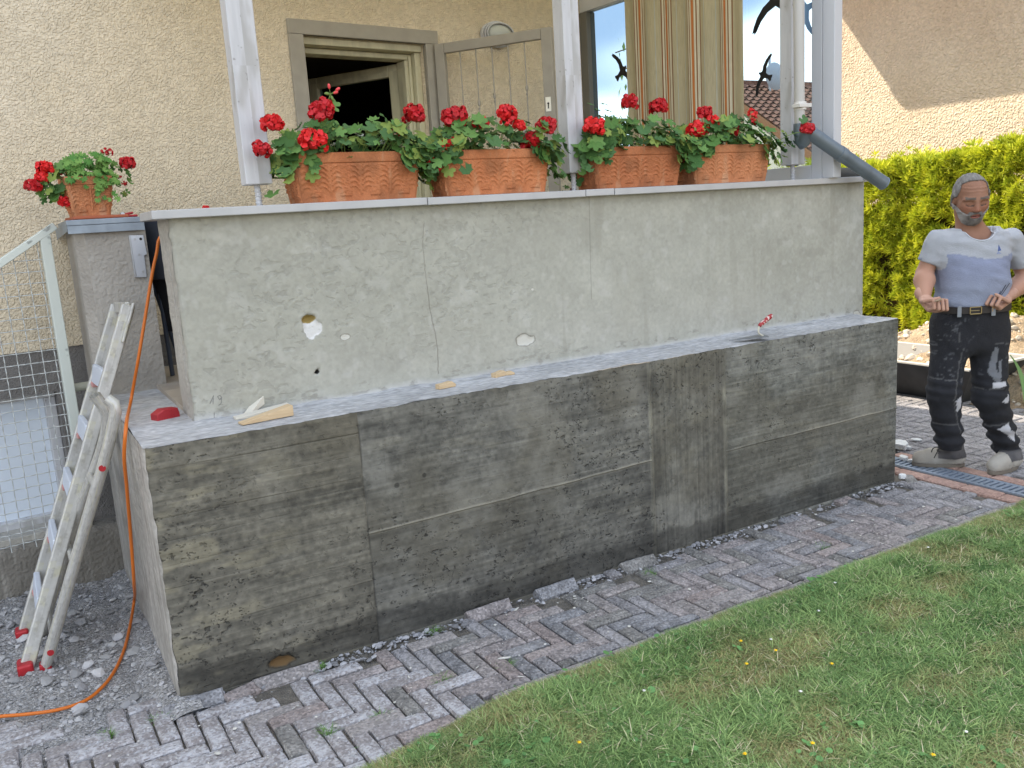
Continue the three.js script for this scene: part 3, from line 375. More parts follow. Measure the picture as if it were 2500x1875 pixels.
{ // low kerb wall under the basement window
  const g = grid(60, 14, (u, v) => { const x = mix(-1.6, .02, u), a = v * 3; const y = a < 2 ? mix(-.25, .2, a / 2) : .2; const z = a < 2 ? .12 : mix(.12, -.03, a - 2); return [x, y + .004 * fbm(x * 9, v * 9, 2, 601), z + .006 * fbm(x * 7, v * 20, 3, 603), x, v * .6]; });
  const t = thing('kerb_wall', 'low stained concrete kerb wall below the basement window', 'kerb wall', HP, HYAW); part('face', g, M({ map: tex(256, 256, (u, v) => { const m = fbm(u * 5, v * 5, 5, 605), d = step(.6, .75, fbm(u * 30, v * 2, 3, 607)); return lerp3(mul3(rgb(138, 133, 124), .75 + .4 * m), rgb(176, 172, 164), d * .4); }, true, 1), bumpMap: rep(grainH, 1), bumpScale: .012, roughness: .95 }), t);
}
{ // terrace floor
  const t = thing('terrace_floor', 'light tiled terrace floor behind the parapet', 'floor');
  const fm = M({ map: tex(256, 256, (u, v) => mul3(lerp3(rgb(150, 140, 128), rgb(186, 174, 158), fbm(u * 12 + v * 3, v * 3, 4, 611)), 1), true, 1), roughness: .7 });
  for (let i = 0; i < 12; i++) for (let j = 0; j < 5; j++) part('tile', bx(.22 + i * .3, .517 + i * .3, .895, .928, -.505 - (j + 1) * .3 + .003, -.505 - j * .3, .003), fm, t);
}
{ // gate pier with metal cap
  const t = thing('gate_pier', 'grey plastered gate pier with zinc cap under the herb pot', 'pier'), x0 = -.012, x1 = .255, zf = -1.2;
  const s = new THREE.Shape(); [[x0 + .035, -zf], [x1, -zf], [x1, -zf + .56], [x0, -zf + .56], [x0, -zf + .05]].forEach(([x, y], i) => i ? s.lineTo(x, y) : s.moveTo(x, y));
  const g = new THREE.ExtrudeGeometry(s, { depth: .745, bevelEnabled: true, bevelSize: .008, bevelThickness: .004, bevelSegments: 2 }); g.rotateX(-Math.PI / 2); g.translate(0, .908, 0); // (x,y,z)->(x,z,-y)
  part('plastered_body', uvm(g), M({ map: tex(256, 256, (u, v) => mul3(rgb(160, 155, 147), .9 + .2 * fbm(u * 5, v * 5, 5, 621, 5)), true, 1), bumpMap: rep(grainH, 1), bumpScale: .008, roughness: .9 }), t);
  const zinc = M({ color: 0x8f9aa6, roughness: .4, metalness: .5, map: tex(128, 128, (u, v) => mul3([1, 1, 1], .8 + .28 * fbm(u * 6, v * 6, 4, 623, 6)), true, 3) });
  part('metal_cap', [bx(-.047, .262, 1.654, 1.678, -1.75, -1.165, .003), bx(-.045, .26, 1.62, 1.6535, -1.172, -1.166, .001), uvm(grid(1, 6, (u, v) => [-.046 - .016 * v, 1.677 - .045 * u - .03 * v, mix(-1.166, -1.7, v)]))], zinc, t);
}
{ // strike plate on the pier
  const t = thing('strike_plate', 'galvanised gate strike plate screwed to the grey pier', 'strike plate', [0, 0, -1.186]);
  const a = .196, b = .25, g = prism([[a, 1.6], [b, 1.597], [b + .004, 1.515], [b - .008, 1.508], [b - .01, 1.415], [a + .004, 1.418]], .006, .001); part('plate', uvm(g), M({ color: 0xc6ccd6, roughness: .35, metalness: .7 }), t);
  for (const [x, y] of [[.214, 1.583], [.222, 1.515], [.228, 1.44]]) part('screw', new THREE.CylinderGeometry(.005, .005, .004, 10).rotateX(Math.PI / 2).translate(x, y, .009), metalM, t);
  part('latch_hole', new THREE.CylinderGeometry(.006, .006, .003, 12).rotateX(Math.PI / 2).translate(.238, 1.582, .0075), blackM, t);
  part('folded_flange', bx(a - .004, a + .002, 1.418, 1.6, -.012, .008, .001), metalM, t);
}
{ // folded garden chairs standing dark in the gap
  const t = thing('folded_chair', 'dark folded garden chair leaning behind the gate pier', 'folding chair', [.37, .93, -1.25], .5);
  part('seat_fabric', uvm(new RoundedBoxGeometry(.02, .42, .34, 1, .008).rotateX(0).rotateZ(.12).translate(.02, .42, 0)), M({ color: 0x24262b, roughness: .9 }), t); part('back_fabric', uvm(new RoundedBoxGeometry(.02, .28, .34, 1, .008).rotateZ(.12).translate(-.03, .6, 0)), M({ color: 0x3a3f4a, roughness: .9 }), t);
  for (const z of [-.18, .18]) { part('leg', rod(V(.12, 0, z), V(-.06, .74, z), .011), M({ color: 0x3d4656, roughness: .5 }), t); part('leg', rod(V(.03, 0, z * .85), V(.02, .6, z * .85), .011), M({ color: 0x3d4656, roughness: .5 }), t); }
}
// ---- iron gate grille standing open before the wall
{
  const hinge = V(2.14, 0, .03), wH = toHouse(V(2.575, 0, -1.355)), ang = Math.atan2(wH.z - hinge.z, wH.x - hinge.x), Wd = Math.hypot(wH.z - hinge.z, wH.x - hinge.x);
  const t = thing('grille_gate', 'grey metal grille gate with thin twisted bars standing open beside the door', 'gate'); const p = HO.clone().addScaledVector(HS, hinge.x).addScaledVector(HN, hinge.z); t.position.set(p.x, 0, p.z); t.rotation.y = HYAW - ang;
  const yT = 2.613, yB = .99;
  part('stile', bx(0, .062, yB, yT, -.018, .018), trimM, t); part('stile', bx(Wd - .065, Wd, yB, yT, -.018, .018), trimM, t); part('top_rail', bx(.0625, Wd - .0655, yT - .058, yT - .0005, -.017, .017), trimM, t); part('bottom_rail', bx(.0625, Wd - .0655, yB, yB + .2, -.017, .017), trimM, t);
  for (let k = 0; k < 5; k++) {
    const x = mix(.062, Wd - .065, (k + .95) / 6), P = [], yk = [2.1, 2.25, 2.28, 2.12, 2.3][k]; part('bar', [rod(V(x, yB + .19, 0), V(x, yT - .05, 0), .0042, 8), new THREE.SphereGeometry(.0095, 8, 6).scale(1, 2.2, 1).translate(x, yk, 0), new THREE.SphereGeometry(.007, 8, 6).scale(1, 1.5, 1).translate(x, yk - .03, 0)].map(g => uvm(g)), trimM, t);
  }
  part('lock_plate', bx(Wd - .055, Wd - .022, 2.155, 2.235, .018, .021, .002), M({ color: 0xd9d6c8, roughness: .4, metalness: .3 }), t); part('keyhole', [new THREE.CylinderGeometry(.006, .006, .003, 12).rotateX(Math.PI / 2).translate(Wd - .038, 2.2, .0215), bx(Wd - .041, Wd - .035, 2.172, 2.198, .02, .023, 0)].map(g => uvm(g)), blackM, t);
}
{ // oval bulkhead lamp
  const p = PH(1222, 82, .06), t = thing('wall_lamp', 'oval white bulkhead wall lamp behind the grille gate', 'lamp'); const q = HO.clone().addScaledVector(HS, p.x).addScaledVector(HN, .005); t.position.set(q.x, p.y, q.z); t.rotation.y = HYAW;
  const ov = (rx, ry, rz, z) => new THREE.SphereGeometry(1, 24, 14).scale(rx, ry, rz).translate(0, 0, z); part('base', uvm(ov(.125, .078, .03, .01)), whiteM, t); part('glass_dome', uvm(ov(.092, .055, .05, .035)), M({ color: 0xb9bdb6, roughness: .25 }), t);
  for (let k = 0; k < 3; k++) { const P = [], rx = .118 - k * .008, ry = .074 - k * .006; for (let i = 0; i < 28; i++) { const a = i / 28 * 6.283; P.push(V(Math.cos(a) * rx, Math.sin(a) * ry, .03 + k * .014)); } part('guard_ring', tube(P, .0055, 40, 6, true), whiteM, t); }
}
// ---- timber posts on twisted steel feet
function post(label, x0, x1, z1, depth, top, mat = whiteM) {
  const t = thing('timber_post', label, 'post', [(x0 + x1) / 2, 1.672, z1], 0, undefined), w = (x1 - x0) / 2;
  part('shaft', uvm(new RoundedBoxGeometry(2 * w, top - 1.752, depth, 1, .005).translate(0, .08 + (top - 1.752) / 2, -depth / 2)), mat, t);
  const P = []; const fz = -depth / 2; part('steel_foot', rod(V(0, 0, fz), V(0, .085, fz), .011, 10), whiteM, t); for (let k = 0; k < 5; k++) P.push(...[0, 1, 2, 3, 4, 5].map(i => V(Math.cos(i * 1.047) * .0115, .008 + k * .014 + i * .0023, fz + Math.sin(i * 1.047) * .0115))); part('foot_ribs', tube(P, .0028, 60, 5), whiteM, t);
  return t;
}
const zP = -.33;
post('white painted timber post standing alone beside the beige wall', PZ(601, 445, zP).x, PZ(666, 441, zP).x, zP, .08, 2.83);
post('white painted timber post between two geranium planters', PZ(1392, 425, zP).x, PZ(1431, 423, zP).x, zP, .08, 2.83);
{
  const x0 = PZ(1933, 410, zP).x, t = post('white painted timber post with rainwater pipe beside the glazed screen', x0, x0 + .1, zP, .08, 2.83);
}
{ // rainwater pipe: upright white run and a grey elbow pipe leading off to the right
  const t = thing('rainwater_pipe', 'white downpipe turning into grey slanted spout past the wall end', 'downpipe'); const top = PZ(1955, 0, -.24), lo = PZ(1967, 300, -.24);
  part('downpipe', uvm(rod(V(lo.x - .02, lo.y - .05, -.26), V(top.x - .0, 2.83, -.26), .026, 18)), M({ color: 0xb9b7b2, roughness: .5 }), t);
  const a = PZ(1975, 322, -.2), b = PZ(2158, 448, -.12); const c = M({ color: 0x74808a, roughness: .5, metalness: .4, map: tex(128, 128, (u, v) => mul3([1, 1, 1], .75 + .4 * fbm(u * 6, v * 6, 4, 631, 6)), true, 2) });
  const dir = b.clone().sub(a).normalize(), m = a.clone().lerp(b, .42); part('spout', [uvm(new THREE.CylinderGeometry(.036, .036, a.distanceTo(b), 20, 1, true).applyQuaternion(new THREE.Quaternion().setFromUnitVectors(V(0, 1, 0), dir)).translate((a.x + b.x) / 2, (a.y + b.y) / 2, (a.z + b.z) / 2)), uvm(new THREE.CylinderGeometry(.0325, .0325, a.distanceTo(b) - .004, 20, 1, true).applyQuaternion(new THREE.Quaternion().setFromUnitVectors(V(0, 1, 0), dir)).translate((a.x + b.x) / 2, (a.y + b.y) / 2, (a.z + b.z) / 2)), uvm(new THREE.TorusGeometry(.0345, .0035, 6, 20).applyQuaternion(new THREE.Quaternion().setFromUnitVectors(V(0, 0, 1), dir)).translate(b.x, b.y, b.z))], c, t, 'weathered grey slanted spout');
  part('elbow', uvm(tube([V(lo.x - .02, lo.y - .0, -.26), V(lo.x - .018, lo.y - .05, -.26), V(lo.x - .012, lo.y - .1, -.25), a.clone().lerp(b, .0), a.clone().lerp(b, .12)], .033, 24, 14)), c, t); part('coupling', uvm(rod(m.clone().addScaledVector(dir, -.02), m.clone().addScaledVector(dir, .02), .039, 20)), c, t);
  part('bracket', [uvm(rod(V(lo.x - .018, 2.02, -.26), V(lo.x - .018, 2.06, -.26), .031, 18)), bx(lo.x - .06, lo.x + .03, 2.03, 2.05, -.275, -.225, .003)], M({ color: 0xd4d2cc, roughness: .5 }), t);
}
{ // bowl on the coping by the spout
  const p = PZ(2070, 432, -.33), t = thing('stone_bowl', 'dark upturned stone bowl lying on the coping end', 'bowl', [p.x, 1.673, -.36]); part('shell', uvm(new THREE.LatheGeometry([[0, .055], [.05, .05], [.085, .025], [.095, 0], [.08, 0]].map(q => new THREE.Vector2(...q)), 24)), M({ color: 0x3b3a35, roughness: .8 }), t);
}
// ---- glazed screen along the terrace end with a striped curtain
const SCR = HO.clone().addScaledVector(HS, 3.37), scrT = [SCR.x, 1.672, SCR.z];
{
  const t = thing('glazed_screen', 'white framed glazed wind screen with bird stickers at terrace end', 'glass screen', scrT, HYAW), L = 1.93, H0 = 1.22; // local z runs to the garden
  const fM = M({ color: 0xc4c6ca, roughness: .45 }), fr = (y0, y1, z0, z1, n = 'frame_member') => part(n, bx(-.035, .035, y0, y1, z0, z1, .004), fM, t);
  const gM = M({ color: 0x6c6a63, roughness: .6 });
  part('wall_stile', bx(-.04, .04, -.7, H0, .005, .075), gM, t); fr(0, H0, L - .07, L, 'front_stile'); fr(0, H0, L - .135, L - .072, 'inner_stile'); fr(H0 + .001, H0 + .09, .005, L, 'top_rail'); fr(-.7, -.01, .08, .15); part('bottom_rail', bx(-.034, .034, .001, .075, 1.35, L - .1355, .004), fM, t); part('lower_rail', bx(-.034, .034, -.7, -.63, .155, 1.349, .004), fM, t);
  part('mullion', bx(-.03, .03, .08, H0, 1.63, 1.675, .004), gM, t);
  part('pane', [bx(-.003, .003, -.63, H0, .0755, 1.629, 0)], glassM, t); part('pane', [bx(-.003, .003, .076, H0, 1.676, L - .136, 0)], glassM, t);
  part('parapet_panel', bx(-.03, .03, -.74, -.7, .08, 1.3, 0), plasM, t);
  // bird silhouettes stuck on the glass
  const bird = s => { const P = [[-.008, .075], [.008, .075], [.014, .055], [.03, .045], [.08, .055], [.14, .048], [.19, .03], [.22, .012], [.206, .008], [.213, -.002], [.19, -.002], [.14, .012], [.08, .012], [.026, -.008], [.018, -.05], [.034, -.088], [.016, -.094], [0, -.09], [-.016, -.094], [-.034, -.088], [-.018, -.05], [-.026, -.008], [-.08, .012], [-.14, .012], [-.19, -.002], [-.213, -.002], [-.206, .008], [-.22, .012], [-.19, .03], [-.14, .048], [-.08, .055], [-.03, .045], [-.014, .055]].map(([x, y]) => [x * s, y * s]); return uvm(prism(P, .0012)); };
  const scrN = HS, q = (u, v) => { const P = onPlane(u, v, SCR, scrN), d = P.clone().sub(V(SCR.x, 0, SCR.z)); return [d.dot(HN), P.y - 1.672]; }; // along, up
  const stick = (u, v, s, rot, lab) => { const [a, y] = q(u, v), o = part('bird_sticker', bird(s), blackM, t, lab); o.rotation.set(0, -Math.PI / 2, 0); o.rotateZ(rot); o.position.set(-.0045, y, a); };
  stick(1519, 176, .7, -.95, 'black bird sticker half hidden by the curtain'); stick(1868, 184, .55, 1.12, 'black gliding bird sticker'); stick(1900, 2, 1.0, .75, 'large black bird sticker at the top of the glass');
  { const [a, y] = q(1972, 20), o = part('bird_sticker', bird(.7), M({ color: 0x7fa6d2, roughness: .5 }), t, 'pale blue bird sticker by the stile'); o.rotation.set(0, -Math.PI / 2, 0); o.rotateZ(1.9); o.position.set(-.0045, y, a); }
}
{ // striped curtain
  const nearA = onPlane(1820, 150, SCR.clone().addScaledVector(HS, -.09), HS), farA = onPlane(1527, 150, SCR.clone().addScaledVector(HS, -.09), HS);
  const z0 = farA.clone().sub(SCR).dot(HN), z1 = nearA.clone().sub(SCR).dot(HN), L = z1 - z0;
  const t = thing('curtain', 'striped beige brown and orange curtain hanging inside the glazed screen', 'curtain', [SCR.x, 1.672, SCR.z], HYAW);
  const stripes = [[.02, .03, 'g'], [.06, .065, 'g']]; const band = (a) => [[a, .008, 'b'], [a + .012, .004, 'w'], [a + .02, .004, 'w'], [a + .028, .006, 'b'], [a + .038, .004, 'w'], [a + .048, .016, 'o'], [a + .07, .004, 'w'], [a + .08, .006, 'b'], [a + .09, .005, 'w'], [a + .1, .005, 'w'], [a + .112, .008, 'b']];
  const list = [...band(.08), ...band(.37), ...band(.66), ...band(.95), [.245, .008, 'g'], [.32, .008, 'g'], [.53, .008, 'g'], [.6, .008, 'g'], [.82, .008, 'g'], [.9, .008, 'g']].map(s => [s[0] * .82 + .02, s[1] * .82, s[2]]);
  const ct = tex(1024, 64, (u, v) => { let c = rgb(180, 171, 142); for (const [a, w, k] of list) if (u > a && u < a + w) c = k === 'b' ? rgb(124, 72, 38) : k === 'w' ? rgb(226, 220, 202) : k === 'o' ? rgb(186, 112, 58) : rgb(176, 178, 164); return mul3(c, .92 + .14 * n2(u * 700, v * 60, 9)); }, true);
  part('cloth', grid(160, 14, (u, v) => { const z = mix(z0, z1, u), w = .012 * Math.sin(u * 42 + 1.1 * Math.sin(u * 9)) * (.7 + .3 * v) + .012 * Math.sin(u * 17 + .4); return [-.085 + w, mix(-.35, 1.3, v), z, u, v]; }), M({ map: ct, roughness: .95 }), t);
  part('curtain_rod', rod(V(-.085, 1.3, z0 - .3), V(-.085, 1.3, z1 + .3), .011), metalM, t);
}
// ================================================================ MESH RAILING
{
  const off = .3, t = thing('mesh_railing', 'pale green steel railing with woven wire mesh before basement window', 'railing', HP, HYAW), m = M({ color: 0xccd2ca, roughness: .5, map: tex(128, 128, (u, v) => lerp3([1, 1, 1], rgb(150, 150, 152), .7 * step(.7, .74, fbm(u * 5, v * 5, 4, 641))), true, 2) });
  const pa = PH(108, 575, off), xp = -.163, yT = 1.645, k = (1.665 - 1.522) / (.349 - .12), topY = s => 1.66 + (s + .12) * k;
  part('post', bx(xp - .022, xp + .022, .42, topY(xp) - .004, off - .02, off + .02), m, t); part('top_rail', bar(V(-1.2, topY(-1.2), off), V(-.115, topY(-.115), off), .032, .042), m, t);
  part('tie_bar', rod(V(xp + .02, .925, off - .06), V(.03, .925, off - .08), .02), M({ color: 0xb4b6a8, roughness: .7 }), t);
  const wm = M({ color: 0xc3c6c4, roughness: .45, metalness: .3 }), crimp = (a, b, ph, ax) => { const n = Math.round(a.distanceTo(b) / .0125), P = []; for (let i = 0; i <= n; i++) { const p = a.clone().lerp(b, i / n); p[ax] += Math.cos(i * Math.PI / 2 + ph) * .0035; P.push(p); } return tube(P, .0022, P.length * 2, 5); };
  for (let i = 0; i < 12; i++) { const s = xp - .035 - i * .05; part('mesh_wire', crimp(V(s, .24, off), V(s, topY(s) - .02, off), i * Math.PI, 'z'), wm, t); }
  for (let i = 0; i < 27; i++) { const y = .27 + i * .05; const s0 = -.8; if (topY(xp - .03) - .06 < y) continue; const sl = Math.max(s0, -.12 + (y + .03 - 1.66) / k); part('mesh_wire', crimp(V(sl, y, off), V(xp - .02, y, off), i * Math.PI + Math.PI, 'z'), wm, t); }
}
// ================================================================ LADDER
{
  const t = thing('step_ladder', 'folded aluminium step ladder splashed with plaster leaning on the block', 'ladder');
  const alu = M({ roughness: .5, metalness: .35, map: tex(256, 512, (u, v) => { let c = mul3(rgb(196, 195, 190), .86 + .2 * fbm(u * 30, v * 3, 4, 651)); c = lerp3(c, rgb(196, 192, 160), .5 * step(.5, .66, fbm(u * 3, v * 6, 4, 653))); c = lerp3(c, rgb(204, 203, 200), .5 * step(.5, .7, fbm(u * 7, v * 9, 4, 655))); return lerp3(c, rgb(140, 136, 130), .35 * step(.6, .74, fbm(u * 12, v * 12, 3, 657))); }, true, 3) });
  const grey = M({ color: 0xc9d0dc, roughness: .5 }), red = M({ color: 0xb3202a, roughness: .5, map: tex(64, 64, (u, v) => mul3([1, 1, 1], .8 + .3 * fbm(u * 5, v * 5, 4, 659)), true, 8) }), pink = M({ color: 0xc08c88, roughness: .8 });
  const A = V(-.462, -.035, -.68), B = PZ(314, 744, -.82), up = B.clone().sub(A).normalize(), w = V(0, 0, -.36), A2 = A.clone().add(w), B2 = B.clone().addScaledVector(up, -.02).add(w);
  const sp = up.clone().multiplyScalar(.02);
  const nrm = V(0, 0, 1);
  part('rail', bar(A, B, .052, .026, .008, nrm), alu, t, 'near rail'); part('rail', bar(A2, B2, .05, .026, .008, nrm), alu, t, 'far rail');
  const L = A.distanceTo(B); for (let i = 0; i < 5; i++) { const f = .17 + i * .155, p = A.clone().lerp(B, f), q = A2.clone().lerp(B2, f); part('tread', bar(p.clone().add(V(-.012, 0, -.014)), q.clone().add(V(-.012, 0, .014)), .024, .08, .006, up.clone().applyAxisAngle(V(0, 0, 1), .22)), grey, t); for (const e of [p.clone().lerp(q, .08), p.clone().lerp(q, .92)]) part('tread_cap', bx(e.x - .035, e.x + .005, e.y - .058, e.y - .034, e.z - .018, e.z + .018, .006), pink, t); }
  // rear legs
  const C = V(-.395, -.035, -.66), E = PXX(286, 1005, -.03); const C2 = C.clone().add(w), E2 = E.clone().add(w.clone().multiplyScalar(.55));
  part('rear_leg', tube([C, C.clone().lerp(E, .5), C.clone().lerp(E, .93), E.clone().add(V(-.004, .025, 0)), E.clone().add(V(-.025, .05, -.01))], .021, 40, 12), alu, t); part('rear_leg', tube([C2, C2.clone().lerp(E2, .5), C2.clone().lerp(E2, .95), E2.clone().add(V(-.05, .04, 0))], .021, 40, 10), alu, t);
  for (const f of [.12, .42, .72]) part('cross_bar', rod(C.clone().lerp(E, f), C2.clone().lerp(E2, f), .011), alu, t);
  part('top_bracket', [bar(B.clone().addScaledVector(up, -.16).add(V(.014, 0, 0)), B.clone().addScaledVector(up, .005).add(V(.014, 0, 0)), .012, .075, .005), bar(B.clone().addScaledVector(up, -.012), B2.clone().addScaledVector(up, -.012), .045, .02, .005, V(1, 0, 0))].map(g => uvm(g)), alu, t); part('hinge_plate', bar(A.clone().lerp(B, .55).add(V(.03, 0, -.01)), A.clone().lerp(B, .72).add(V(.035, 0, -.01)), .07, .006, .002, V(0, 0, 1)), M({ color: 0x30353e, roughness: .5 }), t);
  for (const [p, d] of [[C.clone().lerp(E, .08), 0], [C.clone().lerp(E, .8), 0]]) part('red_cap', uvm(new THREE.CylinderGeometry(.012, .012, .01, 16).rotateX(Math.PI / 2).translate(p.x, p.y, p.z + .02)), red, t);
  part('foot', uvm(new RoundedBoxGeometry(.055, .07, .085, 2, .012).translate(A.x + .004, A.y + .012, A.z)), red, t, 'red plastic foot'); part('foot', uvm(new RoundedBoxGeometry(.042, .05, .05, 2, .01).translate(C.x + .004, C.y + .005, C.z)), red, t, 'red plastic foot'); part('foot', uvm(new RoundedBoxGeometry(.05, .06, .07, 2, .01).translate(A2.x, A2.y + .01, A2.z)), red, t, 'red plastic foot');
}
{ // orange cable
  const pts = [V(.5, 1.5, -.8), V(.36, 1.56, -.7), PZ(394, 575, -.64), PZ(382, 620, -.64), PZ(373, 660, -.64), PZ(352, 790, -.64), PZ(337, 880, -.64), PZ(320, 975, -.7), PXX(307, 1050, -.035), PXX(303, 1110, -.05), PXX(309, 1185, -.05), PXX(320, 1320, -.05), PXX(327, 1420, -.055), PY(327, 1470, .03), PY(317, 1530, .0), PY(296, 1605, -.01), PY(255, 1672, -.01), PY(205, 1712, -.01), PY(140, 1733, .0), PY(70, 1743, .01), PY(0, 1749, .015), PY(-120, 1762, .015)];
  solo('extension_cable', tube(pts, .0062, 220, 9), M({ color: 0xc8691a, roughness: .5 }), 'orange extension cable hanging over the block and curling on rubble', 'cable');
}
{ // things lying on the ledge
  const wood = M({ map: tex(256, 128, (u, v) => mul3(lerp3(rgb(184, 156, 120), rgb(212, 190, 154), fbm(u * 3, v * 40, 4, 661)), 1), true, 5), roughness: .8 }), pale = M({ color: 0xcfc9bb, roughness: .9 });
  const wedge = (name, label, u, v, L, h, w, ry, extra = 0, mat = wood) => { const p = PY(u, v, BH + .006), t = thing(name, label, 'wood', [p.x, BH + .004 + extra, p.z], ry); part('wood', uvm(prism([[-L / 2, 0], [L / 2, 0], [L / 2, h], [-L / 2, .004]], w, .001).translate(0, 0, -w / 2)), mat, t); return t; };
  wedge('wooden_wedge', 'large wooden wedge with whitened top lying in front of another wedge', 650, 1022, .19, .036, .045, .12);
  wedge('wooden_wedge', 'pale wooden wedge lying flat behind the large wedge', 640, 1010, .2, .024, .05, -.02, 0, pale);
  { const t = wedge('wooden_wedge', 'small wooden wedge propped up on the other wedges', 622, 1006, .1, .028, .03, .55, .012, pale); t.rotation.z = .35; }
  const chip = (label, u, v, L, h, ry) => { const p = PY(u, v, BH + .006), t = thing('wood_chip', label, 'wood chip', [p.x, BH + .004, p.z], ry); part('wood', uvm(prism([[-L / 2, 0], [L / 2, 0], [L * .52, h * .4], [L * .3, h], [-L * .1, h * .8], [-L * .5, h * .75]], .028, .002).translate(0, 0, -.014)), wood, t); };
  chip('short wooden offcut lying under the wall crack', 1088, 944, .075, .02, .1); chip('splintered wood piece with bark edge lying on the ledge', 1218, 917, .06, .02, .3); chip('thin curled wood splinter beside the splintered piece', 1238, 913, .055, .012, -.2);
  { const p = PY(396, 1022, BH), t = thing('red_plastic_box', 'red angular plastic box standing on the whitened ledge', 'plastic box', [p.x, BH + .003, p.z], .35), rm = M({ color: 0xa3232c, roughness: .5 }); part('case', uvm(prism([[-.04, 0], [.045, 0], [.045, .014], [.04, .032], [-.012, .036], [-.04, .022]], .045, .003)), rm, t); part('seam', bx(.008, .013, .0, .036, .046, .05, .001), rm, t); part('lid_edge', bx(.02, .024, .0, .034, .046, .05, .001), rm, t); }
  { // trowel
    const a = PY(1780, 831, BH + .012), b = PY(1868, 824, BH + .012), t = thing('trowel', 'plasterer trowel with worn red handle lying on the ledge', 'trowel'); const d = b.clone().sub(a).normalize(), n = V(-d.z, 0, d.x); const P = [a, b.clone().addScaledVector(n, .05), b.clone().addScaledVector(d, .012), b.clone().addScaledVector(n, -.05)];
    const g = new THREE.BufferGeometry(), y = BH + .013; const pos = []; for (const h of [y, y + .002]) for (const p of P) pos.push(p.x, h + (p === P[0] ? -.002 : .008), p.z); g.setAttribute('position', new THREE.Float32BufferAttribute(pos, 3)); g.setIndex([4, 6, 5, 4, 7, 6, 0, 1, 2, 0, 2, 3, 0, 4, 1, 4, 5, 1, 1, 5, 2, 5, 6, 2, 2, 6, 3, 6, 7, 3, 3, 7, 0, 7, 4, 0]); g.computeVertexNormals(); part('blade', uvm(g), M({ color: 0x8e9194, roughness: .45, metalness: .7 }), t);
    const s0 = b.clone().setY(y + .008).addScaledVector(d, -.01), z0 = s0.z, s1 = PZ(1853, 796, z0), s2 = PZ(1876, 771, z0), s3 = s2.clone().add(s2.clone().sub(s1).multiplyScalar(.02)), s4 = PZ(1886, 768, z0); part('tang', tube([s0, PZ(1852, 812, z0), s1], .0045, 16, 7), M({ color: 0xc8c4b4, roughness: .7 }), t);
    const h0 = s1.clone(), h1 = PZ(1885, 769, z0), hd = h1.clone().sub(h0), hg = new THREE.LatheGeometry([[0, 0], [.008, 0], [.0105, .15], [.0105, .5], [.012, .8], [.009, .97], [0, 1]].map(([r, q]) => new THREE.Vector2(r, q * hd.length())), 12).applyQuaternion(new THREE.Quaternion().setFromUnitVectors(V(0, 1, 0), hd.clone().normalize())).translate(h0.x, h0.y, h0.z); part('handle', uvm(hg), M({ color: 0xffffff, roughness: .6, map: tex(64, 64, (u, v) => lerp3(rgb(156, 44, 48), rgb(206, 190, 182), step(.55, .66, fbm(u * 6, v * 6, 3, 671))), true, 12) }), t);
  }
}
// ================================================================ PLANTERS
const terraT = tex(256, 256, (u, v) => { let c = mul3(lerp3(rgb(184, 117, 78), rgb(206, 142, 100), fbm(u * 5, v * 5, 5, 701, 5)), .94 + .12 * fbm(u * 60, v * 60, 2, 703, 60)); c = lerp3(c, rgb(208, 178, 152), .45 * step(.56, .76, fbm(u * 7 + 3, v * 4, 5, 707))); return lerp3(c, rgb(140, 96, 66), .4 * step(.6, .8, fbm(u * 3, v * 3, 4, 705))); }, true, 3);
const terraM = M({ map: terraT, bumpMap: rep(grainH, 3), bumpScale: .003, roughness: .85 });
const terraK = [0xffffff, 0xf2e6dc, 0xfff4ea, 0xe8dad0].map((c, k) => { const m = terraM.clone(); m.color.set(c); m.map = rep(terraT, 2.2 + k * .45); return m; });
function palmette(s, v) { // s: along the face in units of one motif (-.5...5), v: 0 bottom..1 top -> relief 0..1
  const x = s, y = v; let h = 0;
  h += .9 * step(.05, .015, Math.abs(Math.abs(x) - .5) + .06 * (y > .82 ? (y - .82) * 3 : 0)) * step(.05, .15, y) * step(.95, .85, y);      // stems between the motifs
  for (let k = 0; k < 5; k++) { const y0 = .1 + k * .14, ax = Math.abs(x), q = (.5 - ax) / .36, d = Math.abs(y - y0 - .24 * (1 - (1 - 1.5 * q) ** 2)); if (q > .2 && q < 1.05 - .06 * k) h = Math.max(h, step(.036, .008, d) * (1 - .35 * q)); }
  const c = Math.hypot(x * 1.3, (y - .05) * .9); if (c < .26 && y > .06) h = Math.max(h, .55 + .4 * (cells(x * 22, y * 16, 77)[0] < .35 ? 1 : 0));
  if (Math.abs(x) < .14 && y > .3 && y < .92) h = Math.max(h, cells(x * 26, y * 18, 79)[0] < .28 ? .5 : 0);
  if (y > .78 && y < .95) h = Math.max(h, cells(x * 24, y * 16, 78)[0] < .28 ? .45 : 0);
  return h;
}
